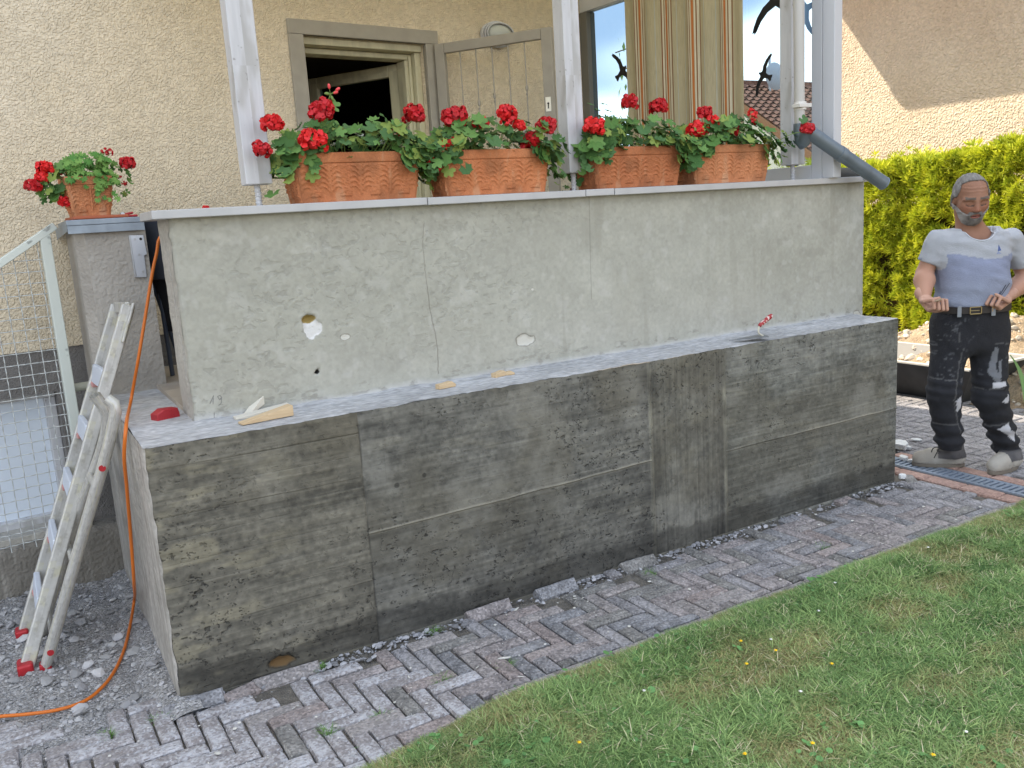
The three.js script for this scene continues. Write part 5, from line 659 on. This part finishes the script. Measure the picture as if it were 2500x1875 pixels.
// ================================================================ THE WORKMAN
{
  const MO = V(4.3, 0, .17), TH = -29.67 * R, rx = V(Math.cos(TH), 0, -Math.sin(TH)), rz = V(Math.sin(TH), 0, Math.cos(TH));
  const P = (u, v, dz = 0) => { const q = onPlane(u, v, MO.clone().addScaledVector(rz, dz), rz).sub(MO); return V(q.dot(rx), q.y, dz); };
  const man = thing('person', 'man in two tone grey blue shirt and black work trousers looking down at his hands', 'person', MO.toArray(), TH);
  const smin = (a, b, k) => { const h = Math.max(k - Math.abs(a - b), 0) / k; return Math.min(a, b) - h * h * k * .25; };
  const smax = (a, b, k) => -smin(-a, -b, k);
  const cap = (x, y, z, a, b, r0, r1) => { const bx_ = b.x - a.x, by = b.y - a.y, bz = b.z - a.z, px = x - a.x, py = y - a.y, pz = z - a.z, t = cl((px * bx_ + py * by + pz * bz) / (bx_ * bx_ + by * by + bz * bz)); return Math.hypot(px - bx_ * t, py - by * t, pz - bz * t) - mix(r0, r1, t); };
  const ell = (x, y, z, cx, cy, cz, a, b, c) => { const k = Math.hypot((x - cx) / a, (y - cy) / b, (z - cz) / c); return (k - 1) * Math.min(a, b, c); };
  function nets(sdf, lo, hi, h, col) { // naive surface nets
    const nx = Math.ceil((hi.x - lo.x) / h) + 1, ny = Math.ceil((hi.y - lo.y) / h) + 1, nz = Math.ceil((hi.z - lo.z) / h) + 1, F = new Float32Array(nx * ny * nz), id = (i, j, k) => (k * ny + j) * nx + i;
    for (let k = 0; k < nz; k++) for (let j = 0; j < ny; j++) for (let i = 0; i < nx; i++) F[id(i, j, k)] = sdf(lo.x + i * h, lo.y + j * h, lo.z + k * h);
    const vid = new Int32Array(nx * ny * nz).fill(-1), pos = [], ix = [], cs = [];
    for (let k = 0; k < nz - 1; k++) for (let j = 0; j < ny - 1; j++) for (let i = 0; i < nx - 1; i++) {
      let m = 0, sx_ = 0, sy = 0, sz = 0, n = 0; const f = []; for (let c = 0; c < 8; c++) { f[c] = F[id(i + (c & 1), j + (c >> 1 & 1), k + (c >> 2))]; if (f[c] < 0) m |= 1 << c; } if (m === 0 || m === 255) continue;
      for (let c = 0; c < 8; c++) for (const b of [1, 2, 4]) { if (c & b) continue; const d = c | b; if ((f[c] < 0) === (f[d] < 0)) continue; const t = f[c] / (f[c] - f[d]); sx_ += (c & 1) + (b === 1 ? t : 0); sy += (c >> 1 & 1) + (b === 2 ? t : 0); sz += (c >> 2) + (b === 4 ? t : 0); n++; }
      vid[id(i, j, k)] = pos.length / 3; pos.push(lo.x + (i + sx_ / n) * h, lo.y + (j + sy / n) * h, lo.z + (k + sz / n) * h);
    }
    const Q = (a, b, c, d, fl) => { if (a < 0 || b < 0 || c < 0 || d < 0) return; fl ? ix.push(a, b, c, a, c, d) : ix.push(a, c, b, a, d, c); };
    for (let k = 1; k < nz - 1; k++) for (let j = 1; j < ny - 1; j++) for (let i = 1; i < nx - 1; i++) { const s = F[id(i, j, k)] < 0; if (s !== F[id(i + 1, j, k)] < 0) Q(vid[id(i, j - 1, k - 1)], vid[id(i, j, k - 1)], vid[id(i, j, k)], vid[id(i, j - 1, k)], s); if (s !== F[id(i, j + 1, k)] < 0) Q(vid[id(i - 1, j, k - 1)], vid[id(i - 1, j, k)], vid[id(i, j, k)], vid[id(i, j, k - 1)], s); if (s !== F[id(i, j, k + 1)] < 0) Q(vid[id(i - 1, j - 1, k)], vid[id(i, j - 1, k)], vid[id(i, j, k)], vid[id(i - 1, j, k)], s); }
    const g = new THREE.BufferGeometry(); g.setAttribute('position', new THREE.Float32BufferAttribute(pos, 3)); g.setIndex(ix); g.computeVertexNormals();
    if (col) { const N = g.attributes.normal; for (let i = 0; i < pos.length / 3; i++) cs.push(...col(pos[3 * i], pos[3 * i + 1], pos[3 * i + 2], N.getZ(i), N.getX(i))); g.setAttribute('color', new THREE.Float32BufferAttribute(cs, 3)); }
    return g;
  }
  const box3 = (pts, pad) => { const lo = V(9, 9, 9), hi = V(-9, -9, -9); pts.forEach(p => { lo.min(p); hi.max(p); }); return [lo.subScalar(pad), hi.addScalar(pad)]; };
  // joints
  const hipI = P(2322, 800, 0), hipJ = P(2412, 800, 0), kneI = P(2304, 955, .05), kneJ = P(2417, 968, .05), ankI = P(2318, 1090, .0), ankJ = P(2458, 1098, -.03);
  const shI = P(2290, 586, 0), shJ = P(2468, 584, -.02), elI = P(2257, 668, -.03), elJ = P(2507, 682, -.06), wrI = P(2257, 728, .11), wrJ = P(2456, 726, .1), chest = P(2374, 610, 0), neck = P(2374, 566, 0), hc = P(2370, 487, .045);
  const yS = shI.y, yH = P(2372, 738).y, yC = P(2362, 873).y, cxAt = y => mix(P(2370, 745).x, chest.x, cl((y - yH) / (yS - yH)));
  // --- torso profile
  const prof = [[yH - .25, .172, .125], [yH - .08, .18, .13], [yH, .178, .135], [yH + .1, .178, .145], [yH + .2, .178, .14], [yS - .1, .192, .13], [yS - .02, .19, .118], [yS + .02, .172, .1], [yS + .05, .13, .082], [yS + .085, .075, .066], [yS + .13, .05, .055]];
  const lerpProf = (y, k) => { if (y <= prof[0][0]) return prof[0][k]; for (let i = 0; i + 1 < prof.length; i++) if (y < prof[i + 1][0]) return mix(prof[i][k], prof[i + 1][k], sm((y - prof[i][0]) / (prof[i + 1][0] - prof[i][0]))); return prof.at(-1)[k]; };
  const torso = (x, y, z) => { const a = lerpProf(y, 1), b = lerpProf(y, 2), dx = Math.abs(x - cxAt(y)) / a, dz = Math.abs(z + .01 - .02 * step(yS - .05, yH + .1, y)) / b; return (Math.pow(Math.pow(dx, 2.35) + Math.pow(dz, 2.35), 1 / 2.35) - 1) * Math.min(a, b); };
  const slI = shI.clone().lerp(elI, .66), slJ = shJ.clone().lerp(elJ, .62);
  const fold = (x, y, z) => .013 * (fbm(x * 9 + z * 4, y * 22 + x * 8, 3, 902) - .5) + .004 * Math.sin((y * 60 + x * 24) + 3 * fbm(x * 8, y * 8, 2, 903)) * step(yH + .16, yH + .02, y);
  const shirt = (x, y, z) => { let d = torso(x, y, z) - .006; const cu = (p, s, e) => { const ax = e.clone().sub(s).normalize(); return (x - p.x) * ax.x + (y - p.y) * ax.y + (z - p.z) * ax.z; }; d = smin(d, smax(cap(x, y, z, shI, slI, .06, .058), cu(slI, shI, elI), .006), .035); d = smin(d, smax(cap(x, y, z, shJ, slJ, .062, .061), cu(slJ, shJ, elJ), .006), .035); d += fold(x, y, z);
    const nk = Math.hypot((x - neck.x) / 1.05, (y - (yS + .075)) * .95, z - .06) - .088; d = smax(d, -nk, .006); d = Math.max(d, y - (yS + .055) - .0);
    return Math.max(d, yH - .012 - y); };
  const wave = x => P(2374, 622).y + .018 * Math.sin((x - chest.x) * 14 - 2.2) - .0;
  const [s0, s1] = box3([slI, slJ, shI, shJ, V(0, yH, .16), V(0, yS + .1, -.16), V(chest.x, yS, 0)], .09);
  const shirtG = nets(shirt, s0, s1, .0085, (x, y) => { const sleeve = cap(x, y, .0, V(shI.x, shI.y, 0), V(slI.x, slI.y, 0), .05, .05) < .005 && x < cxAt(y) - .175 || cap(x, y, .0, V(shJ.x, shJ.y, 0), V(slJ.x, slJ.y, 0), .052, .054) < .005 && x > cxAt(y) + .18; const n = .94 + .12 * fbm(x * 30, y * 30, 2, 905); const c = y > wave(x) || sleeve ? [.42, .44, .48] : lerp3([.25, .28, .39], [.29, .325, .43], step(yH + .22, yH + .05, y)); return mul3(c, n); });
  part('t_shirt', uvm(shirtG, 6), M({ vertexColors: true, roughness: .95, bumpMap: grainH, bumpScale: .004 }), man, 'pale grey shirt with blue grey lower half and small chest emblem');
  { // collar band and chest emblem
    const C = []; for (let i = 0; i <= 20; i++) { const a = Math.PI * (i / 20), px = neck.x - Math.cos(a) * .083, py = yS + .05 - Math.sin(a) * .062; let z = .2; while (z > -.05 && shirt(px, py, z) > 0) z -= .003; C.push(V(px, py, i === 0 || i === 20 ? Math.min(z, .03) : z)); } part('collar', tube(C, .0045, 40, 6), M({ color: 0xb2b6bd, roughness: .9 }), man);
    const e = P(2409, 606), surf = (x, y) => { let z = .25; while (z > 0 && shirt(x, y, z) > 0) z -= .002; return V(x, y, z + .002); }; const tri = (pts, c, n) => { const g = new THREE.BufferGeometry().setFromPoints([pts[0], pts[1], pts[2]]); g.computeVertexNormals(); part(n, uvm(g), M({ color: c, roughness: .9 }), man); }; const at_ = (dx, dy) => surf(e.x + dx, e.y + dy); tri([at_(-.008, -.012), at_(.014, -.008), at_(.004, .024)], 0x4a5a88, 'emblem_sail'); tri([at_(.0, -.006), at_(.01, -.008), at_(.004, .006)], 0xa8434c, 'emblem_hull'); tri([at_(-.018, -.026), at_(.016, -.025), at_(-.006, -.012)], 0x8e98b4, 'emblem_wave');
  }
  // --- trousers
  const foldT = (x, y, z) => { const lo_ = step(ankI.y + .34, ankI.y + .02, y); return .018 * (fbm(x * 11 + z * 7, y * 12 + x * 6, 3, 911) - .5) + .009 * lo_ * Math.sin(y * 80 + 6 * fbm(x * 7 + z * 5, y * 6, 2, 913)) + .005 * Math.exp(-(((y - kneI.y - .02) / .06) ** 2)) * Math.sin(y * 120 + x * 14); };
  const midI = hipI.clone().lerp(kneI, .35), midJ = hipJ.clone().lerp(kneJ, .35);
  const trous = (x, y, z) => { let d = torso(x, y, z) - .004; d = smax(d, yC + .03 - y, .08); d = Math.max(d, -9); let l = cap(x, y, z, hipI, kneI, .1, .084); l = smin(l, cap(x, y, z, kneI, V(ankI.x, ankI.y + .015, ankI.z), .084, .072), .03); let m = cap(x, y, z, hipJ, kneJ, .1, .086); m = smin(m, cap(x, y, z, kneJ, V(ankJ.x, ankJ.y + .015, ankJ.z), .086, .066), .03); d = smin(d, smin(l, m, .02), .05);
    d = smin(d, ell(x, y, z, kneJ.x + .055, hipJ.y - .17, .0, .04, .085, .06), .02); d += foldT(x, y, z); const cut = x < (kneI.x + kneJ.x) / 2 ? ankI.y - .015 : ankJ.y - .02; return Math.max(d, y - yH + .002, cut - y); };
  const z6 = (x, y) => { const q = P(2180 + .2532 * x, 800 + .2532 * y, .08); return [q.x, q.y]; }, inPoly = (x, y, p) => { let c = false; for (let i = 0, j = p.length - 1; i < p.length; j = i++) if ((p[i][1] > y) !== (p[j][1] > y) && x < (p[j][0] - p[i][0]) * (y - p[i][1]) / (p[j][1] - p[i][1]) + p[i][0]) c = !c; return c; };
  const grey = [[[935, 175], [980, 190], [955, 380], [1000, 500], [950, 520], [885, 420]], [[985, 310], [1020, 300], [995, 490], [965, 470]]].map(p => p.map(q => z6(...q))), white = [[[565, 690], [632, 640], [636, 765], [598, 815]], [[1000, 690], [1070, 625], [1090, 690], [1030, 718]], [[1010, 980], [1115, 915], [1130, 985], [1215, 1020], [1190, 1110], [1120, 1040]], [[915, 515], [1060, 500], [1050, 545], [920, 572]]].map(p => p.map(q => z6(...q)));
  const lines = [[[345, 490], [575, 492]], [[745, 560], [860, 588], [1020, 565]], [[635, 190], [580, 480], [545, 680], [595, 850], [655, 1020]], [[410, 940], [620, 925]], [[925, 960], [1115, 915]], [[940, 140], [1090, 145]], [[610, 20], [600, 120]]].map(l => l.map(q => z6(...q)));
  const trG = nets(trous, ...box3([hipI, hipJ, kneI, kneJ, ankI, ankJ, V(0, yH, .1), V(0, yH, -.1)], .13), .0078, (x, y, z, nz) => { let c = mul3([.016, .017, .022], .8 + .5 * fbm(x * 18, y * 18, 3, 921)); const du = step(.64, .8, fbm(x * 60, y * 70, 3, 923)) * step(.46, .6, fbm(x * 5, y * 5 + 1, 2, 925)) * step(kneI.y - .05, kneI.y + .1, y); c = lerp3(c, [.16, .165, .18], du * .5); if (nz > -.25) { for (const p of grey) if (inPoly(x, y, p)) c = [.17, .18, .2]; for (const p of white) if (inPoly(x, y, p)) c = [.5, .5, .53]; if (nz > 0) for (const l of lines) if (polyD(x, y, l) < .0036) c = lerp3(c, [.2, .2, .2], .35); } if (x > hipJ.x + .09 && y > hipJ.y - .06 && y < yH - .02 && nz > -.6 && nz < .75) c = [.5, .52, .55]; return c; });  // white polygons and a pale right hip side written into the vertex colour
  part('work_trousers', uvm(trG, 5), M({ vertexColors: true, roughness: .95, bumpMap: grainH, bumpScale: .004 }), man, 'black work trousers with grey pocket stripes and white areas on the legs');
  { // belt
    const ring = (y, k) => { const Q = []; for (let i = 0; i < 48; i++) { const a = i / 48 * 6.283, c = Math.cos(a), s = Math.sin(a), aa = lerpProf(y, 1) + k, b = lerpProf(y, 2) + k, e = Math.pow(Math.pow(Math.abs(c), 2.35) + Math.pow(Math.abs(s), 2.35), -1 / 2.35); Q.push([cxAt(y) + c * e * aa, s * e * b - .01 + .02 * step(yS - .05, yH + .1, y)]); } return Q; };
    const y0 = yH - .042, y1 = yH - .006, A = ring(yH - .02, .015); part('belt', grid(48, 2, (u, v) => { const q = A[Math.round(u * 48) % 48]; return [q[0], mix(y0, y1, v), q[1]]; }), M({ color: 0x2b2522, roughness: .6 }), man);
    const f = P(2344, 742), zf = u => { const q = A.reduce((b, p) => p[1] > 0 && Math.abs(p[0] - u) < Math.abs(b[0] - u) ? p : b, A[12]); return q[1]; }; const bk = part('belt_buckle', [bar(V(f.x - .03, y0 + .001, zf(f.x) + .006), V(f.x - .03, y1, zf(f.x) + .006), .006, .005), bar(V(f.x + .03, y0 + .001, zf(f.x) + .006), V(f.x + .03, y1, zf(f.x) + .006), .006, .005), bar(V(f.x - .03, y1, zf(f.x) + .006), V(f.x + .03, y1, zf(f.x) + .006), .006, .005), bar(V(f.x - .03, y0, zf(f.x) + .006), V(f.x + .03, y0, zf(f.x) + .006), .006, .005), bar(V(f.x - .03, (y0 + y1) / 2, zf(f.x) + .008), V(f.x + .02, (y0 + y1) / 2, zf(f.x) + .008), .004, .004)], M({ color: 0x9a8a62, roughness: .4, metalness: .8 }), man);
    for (const u of [2311, 2386]) { const x = P(u, 742).x; part('belt_loop', bx(x - .011, x + .011, y0 - .016, y1 + .006, zf(x) + .001, zf(x) + .006, .002), M({ color: 0x83878c, roughness: .9 }), man); }
  }
  // --- boots
  const boot = (ank, toeU, toeV, heelU, heelV) => {
    const g = PY(toeU, toeV, .0).sub(MO), h = PY(heelU, heelV, .0).sub(MO), toe = V(g.dot(rx), .045, g.dot(rz)), heel = V(h.dot(rx), .05, h.dot(rz)), f = toe.clone().sub(heel).setY(0).normalize(); toe.addScaledVector(f, -.045); heel.addScaledVector(f, .045); const ball = heel.clone().lerp(toe, .68).setY(.05), tp = V(mix(heel.x, ank.x, .5), ank.y + .02, mix(heel.z, ank.z, .5));
    const sd = (x, y, z) => { let d = cap(x, y, z, heel, ball, .042, .048); d = smin(d, cap(x, y, z, ball, toe, .048, .044), .02); d = smin(d, cap(x, y, z, heel.clone().setY(.07), tp, .047, .052), .04); d = smin(d, cap(x, y, z, tp.clone().setY(.1), ball.clone().setY(.06), .04, .034), .03); d += .003 * (fbm(x * 30 + z * 20, y * 40, 3, 931) - .5); return Math.max(d, -y + .012, y - ank.y - .015); };
    const gg = nets(sd, ...box3([toe, heel, tp, V(heel.x, 0, heel.z)], .07), .006, (x, y, z) => { const t = (V(x, 0, z).sub(heel).dot(f)) / heel.distanceTo(toe); let c = lerp3([.32, .29, .24], [.46, .44, .4], fbm(x * 20, y * 20 + z * 20, 4, 933)); if (t < .55 && y > .06) c = lerp3([.05, .05, .055], [.15, .14, .14], fbm(x * 25, y * 25, 3, 935)); if (y < .026) c = [.2, .18, .15]; return c; });
    const o = new THREE.Group(); o.name = 'boot'; man.add(o); o.userData.label = 'dusty pale work boot with dark laces'; part('leather', uvm(gg, 5), M({ vertexColors: true, roughness: .9, bumpMap: grainH, bumpScale: .004 }), o);
    const so = []; const n = V(-f.z, 0, f.x); const S = new THREE.Shape(); for (let i = 0; i <= 24; i++) { const a = i / 24 * 6.283, q = .5 + .5 * Math.cos(a), w = .044 * (.85 + .25 * q), l = (heel.distanceTo(toe) / 2 + .044) * Math.cos(a); i ? S.lineTo(l, Math.sin(a) * w) : S.moveTo(l, Math.sin(a) * w); } const sg = new THREE.ExtrudeGeometry(S, { depth: .018, bevelEnabled: true, bevelSize: .003, bevelThickness: .003, bevelSegments: 1 }).rotateX(-Math.PI / 2); sg.applyMatrix4(new THREE.Matrix4().makeBasis(f, V(0, 1, 0), n)); const c = heel.clone().lerp(toe, .5); sg.translate(c.x, .004, c.z); part('sole', uvm(sg), M({ color: 0x6d665c, roughness: .9 }), o);
    const br = tp.clone().setY(ank.y - .015).addScaledVector(f, .05), lm = blackM; part('laces', [tube([br.clone().addScaledVector(n, .03), br.clone().addScaledVector(f, .012), br.clone().addScaledVector(n, -.03)], .003, 10, 5), tube([br.clone().add(V(0, -.025, 0)).addScaledVector(f, .02).addScaledVector(n, .028), br.clone().add(V(0, -.022, 0)).addScaledVector(f, .032), br.clone().add(V(0, -.025, 0)).addScaledVector(f, .02).addScaledVector(n, -.028)], .003, 10, 5), tube([br.clone().addScaledVector(f, .015), br.clone().addScaledVector(f, .05).add(V(0, -.01, 0)), br.clone().addScaledVector(f, .06).add(V(0, -.05, 0)).addScaledVector(n, .02)], .0028, 10, 5), tube([br.clone().addScaledVector(f, .015), br.clone().addScaledVector(f, .04).addScaledVector(n, -.04).add(V(0, -.03, 0)), br.clone().addScaledVector(f, .05).addScaledVector(n, -.03).add(V(0, -.06, 0))], .0028, 10, 5)], lm, o);
  };
  boot(ankI, 2226, 1136, 2354, 1139); boot(ankJ, 2416, 1160, 2482, 1140);
  // --- head
  const hy = -.12, hp = .34, HR = new THREE.Matrix4().makeRotationFromEuler(new THREE.Euler(hp, hy, .02, 'YXZ')), HI = HR.clone().invert(), tv = V(), hl = (x, y, z) => tv.set(x - hc.x, y - hc.y, z - hc.z).applyMatrix4(HI);
  const headS = (x, y, z) => { // head-local: +z is the face
    const ax = Math.abs(x); let d = ell(x, y, z, 0, .035, -.018, .078, .092, .1); d = smin(d, ell(x, y, z, 0, -.035, .022, .064, .085, .07), .045); d = smin(d, ell(x, y, z, 0, -.092, .05, .032, .026, .03), .035);
    d = smin(d, ell(ax, y, z, .045, -.015, .048, .026, .026, .026), .025);                             // cheeks
    d = smin(d, ell(ax, y, z, .034, .028, .071, .032, .011, .016), .014);                             // brow
    d = smax(d, -ell(ax, y, z, .034, .008, .096, .021, .013, .017), .014); d = smin(d, ell(ax, y, z, .033, .006, .068, .0165, .012, .0145), .006);  // socket, lidded eye
    d = smin(d, cap(x, y, z, V(0, .022, .083), V(0, -.022, .104), .0085, .0125), .014); d = smin(d, ell(ax, y, z, .012, -.026, .094, .0085, .0075, .011), .007); // nose
    d = smin(d, ell(x, y, z, 0, -.054, .084, .027, .0065, .012), .007); d = smin(d, ell(x, y, z, 0, -.066, .083, .023, .0065, .012), .007); d = smax(d, -ell(x, y, z, 0, -.06, .097, .024, .0022, .012), .004); // mouth
    d = smin(d, ell(ax, y, z, .083, .0, -.008, .009, .031, .018), .006); d = smax(d, -ell(ax, y, z, .094, .002, -.002, .006, .02, .01), .004); // ears
    if (y > .04 && z > .03) d += .0012 * Math.sin(y * 420 + 2 * ax * 30) * step(.05, .07, y) * step(.1, .085, y);  // forehead lines
    return d; };
  const nkA = V(neck.x, yS + .0, -.015), nkB = V(hc.x, hc.y - .06, hc.z - .035);
  const headW = (x, y, z) => { const q = hl(x, y, z); let d = headS(q.x, q.y, q.z); d = smin(d, cap(x, y, z, nkA, nkB, .07, .061), .03); d = smin(d, ell(x, y, z, neck.x, yS - .01, .02, .1, .07, .06), .05); return d; };
  const skin = [.36, .185, .125];
  const headG_ = nets(headW, ...box3([V(hc.x, hc.y + .12, hc.z + .08), V(hc.x - .08, yS - .04, hc.z - .12), V(hc.x + .08, yS, -.1), V(neck.x, yS, .07)], .035), .0042, (x, y, z) => { const q = hl(x, y, z), ax = Math.abs(q.x); let c = mul3(lerp3([.2, .1, .064], [.31, .165, .11], fbm(x * 22, y * 22 + z * 10, 3, 941)), 1); if (q.z > .05) { const red = Math.exp(-((ax - .045) ** 2 + (q.y + .02) ** 2) / .0007) + Math.exp(-(q.x ** 2 + (q.y + .02) ** 2) / .0004); c = lerp3(c, [.34, .125, .085], .4 * cl(red)); if (q.y > .018 && Math.abs(q.y - .034 - .1 * (.03 - Math.abs(ax - .034)) * .6) < .0055 && ax > .012 && ax < .058) c = [.11, .085, .07]; if (Math.abs(q.y + .001 + .004 * (1 - ((ax - .033) / .017) ** 2)) < .0026 && ax > .016 && ax < .05) c = [.08, .05, .04]; if (Math.abs(q.y + .06) < .0085 && ax < .023) c = Math.abs(q.y + .06) < .0028 ? [.12, .045, .04] : [.3, .115, .095]; } return c; });
  const shell = (off, keep, sd = 947) => (x, y, z) => { const q = hl(x, y, z).clone(); let d = headS(q.x, q.y, q.z) - off - .0035 * fbm(q.x * 160, q.y * 60, 2, sd) - .004 * fbm(q.x * 50, q.y * 40 + q.z * 30, 2, sd + 2); return smax(d, keep(q.x, q.y, q.z), .005); };
  const hb = box3([V(hc.x, hc.y, hc.z)], .165), hairC = (a, b, k) => (x, y, z) => lerp3(a, b, fbm(x * 130, y * 50 + z * 90, 3, k));
  const hairKeep = (x, y, z) => Math.max(-(y - (.1 + .75 * Math.max(z - .02, -.3) + .6 * Math.max(0, z - .02) - .35 * Math.max(0, .03 - Math.abs(x)) - .07 * step(.06, .07, Math.abs(x)) * step(.035, .015, z) - .06 * step(0, -.03, z))), z - .075, -(y + .05 + .0 * z));
  part('hair', nets(shell(.002, hairKeep), ...hb, .0042, hairC([.055, .05, .046], [.24, .23, .22], 951)), M({ vertexColors: true, roughness: .9 }), man, 'short receding grey hair');
  const beardKeep = (x, y, z) => { const ax = Math.abs(x), edge = -.05 + .75 * Math.max(0, ax - .042) * (z < .06 ? 1 : .7), mo = Math.hypot(x / .026, (y + .061) / .012) - 1; let k = y - edge; k = Math.max(k, -(z + .005 + .0)); const stache = Math.max(y + .037, -(y + .052), ax - .034); k = Math.min(k, stache); return Math.max(k * .8, -mo * .01); };
  part('beard', nets(shell(.001, beardKeep, 957), ...hb, .0042, (x, y, z) => { const q = hl(x, y, z), ax = Math.abs(q.x); return lerp3(lerp3([.09, .08, .075], [.17, .155, .145], fbm(x * 120, y * 90, 3, 961)), lerp3([.22, .2, .185], [.42, .4, .385], fbm(x * 110, y * 110, 3, 963)), step(.03, .06, ax) * .8); }), M({ vertexColors: true, roughness: .95 }), man, 'short grizzled beard');
  // --- arms and hands
  const hand = (wr, y, z, left, curl) => { y = y.clone().normalize(); let x = y.clone().cross(z).normalize(); const zz = x.clone().cross(y).normalize(); if (left) x = x.negate(); let T = (a, b, c) => wr.clone().addScaledVector(x, a).addScaledVector(y, b).addScaledVector(zz, c); const K = 1.22, T0 = T; T = (a, b, c) => T0(a * K, b * K, c * K); const seg = []; [[-.033, .92, 0], [-.011, 1.02, .006], [.012, 1, .006], [.034, .9, 0]].forEach(([a, k, o], i) => { const b0 = T(a * .9, .085 + o, 0), b1 = T(a, .085 + .03 * k, .02 + .003 * i), b2 = T(a * .95, .076 + .012 * k, .05), b3 = T(a * .9, .052 + .006 * k * curl, .034 - .003 * i * curl); seg.push([b0, b1, .0105, .0095], [b1, b2, .0095, .0088], [b2, b3, .0088, .0078]); }); const t0 = T(.03, .028, .006), t1 = T(.05, .058, .026), t2 = T(.036, .08, .05), t3 = T(.012, .088, .064); seg.push([t0, t1, .015, .0115], [t1, t2, .0112, .0098], [t2, t3, .0098, .0082]);
    const palm = [[T(-.026, .02, 0), T(-.028, .082, 0), .0165, .0155], [T(0, .015, 0), T(0, .086, 0), .0185, .0165], [T(.024, .02, .002), T(.026, .082, 0), .0175, .0155]];
    const sd = (p, q, r_) => { let d = 9; for (const s of palm) d = smin(d, cap(p, q, r_, ...s), .02); d = smin(d, cap(p, q, r_, wr.clone().addScaledVector(y, -.05), T(0, .02, 0), .031, .027), .02); let f = 9; for (const s of seg) f = Math.min(f, cap(p, q, r_, ...s)); return smin(d, f, .006); };
    return { g: nets(sd, ...box3([T(0, 0, 0), T(.05, .13, .06), T(-.05, .13, -.02), T(.05, 0, -.03), T(-.04, 0, .05)], .035), .0042, (a, b, c) => mul3(lerp3([.38, .21, .15], [.5, .31, .235], fbm(a * 40, b * 40 + c * 30, 3, 971)), 1)), T }; };
  const hI = hand(wrI, V(.15, -.55, .9), V(.15, 1, .45), false, 1), hJ = hand(wrJ, V(-1, -.42, .45), V(-.2, .9, .35), true, 1);
  const armS = (sh, el, wr) => (x, y, z) => { let d = cap(x, y, z, sh, el, .05, .043); const m = el.clone().lerp(wr, .28); d = smin(d, cap(x, y, z, el, m, .043, .052), .02); return smin(d, cap(x, y, z, m, wr, .052, .03), .02); };
  const armC = (x, y, z) => lerp3(lerp3([.36, .19, .13], [.46, .27, .195], fbm(x * 14, y * 14 + z * 14, 3, 973)), [.4, .24, .18], 0);
  const armI = nets(armS(shI, elI, wrI), ...box3([shI, elI, wrI], .07), .0075, armC), armJ = nets(armS(shJ, elJ, wrJ), ...box3([shJ, elJ, wrJ], .075), .0075, armC);
  part('body', [headG_, armI, armJ, hI.g, hJ.g], new THREE.MeshPhysicalMaterial({ vertexColors: true, roughness: .55, side: THREE.DoubleSide, specularIntensity: .4 }), man);
  // what the hands hold
  const held = (name, label, cat, p) => { const w = MO.clone().addScaledVector(rx, p.x).addScaledVector(rz, p.z); return thing(name, label, cat, [w.x, p.y, w.z], TH); };
  { const p = hI.T(.02, .1, .062), t = held('stone_flake', 'flat brownish stone flake held between thumb and fingers', 'stone', p); part('stone', uvm(stoneG[1].clone().scale(.026, .012, .018).rotateZ(.2)), M({ color: 0x8d7a64, roughness: .9 }), t); }
  { const p = hJ.T(0, .06, .05), t = held('wire_bundle', 'bundle of short dark wires held in the raised fist', 'wires', p), m = M({ color: 0x3b3f48, roughness: .4, metalness: .6 }); for (let i = 0; i < 6; i++) part('wire', rod(V((i - 3) * .006, -.02, (i % 2) * .006), V((i - 3) * .016 + .03, .035 + (i % 3) * .008, -.02 + i * .004), .0018, 5), m, t); part('straw', rod(V(-.03, -.02, .02), V(-.038, -.09, .03), .0016, 5), M({ color: 0xb8945a, roughness: .8 }), t); }
}
scene.traverse(o => { if (o.isMesh) o.castShadow = o.receiveShadow = true; });
renderer.render(scene, camera);
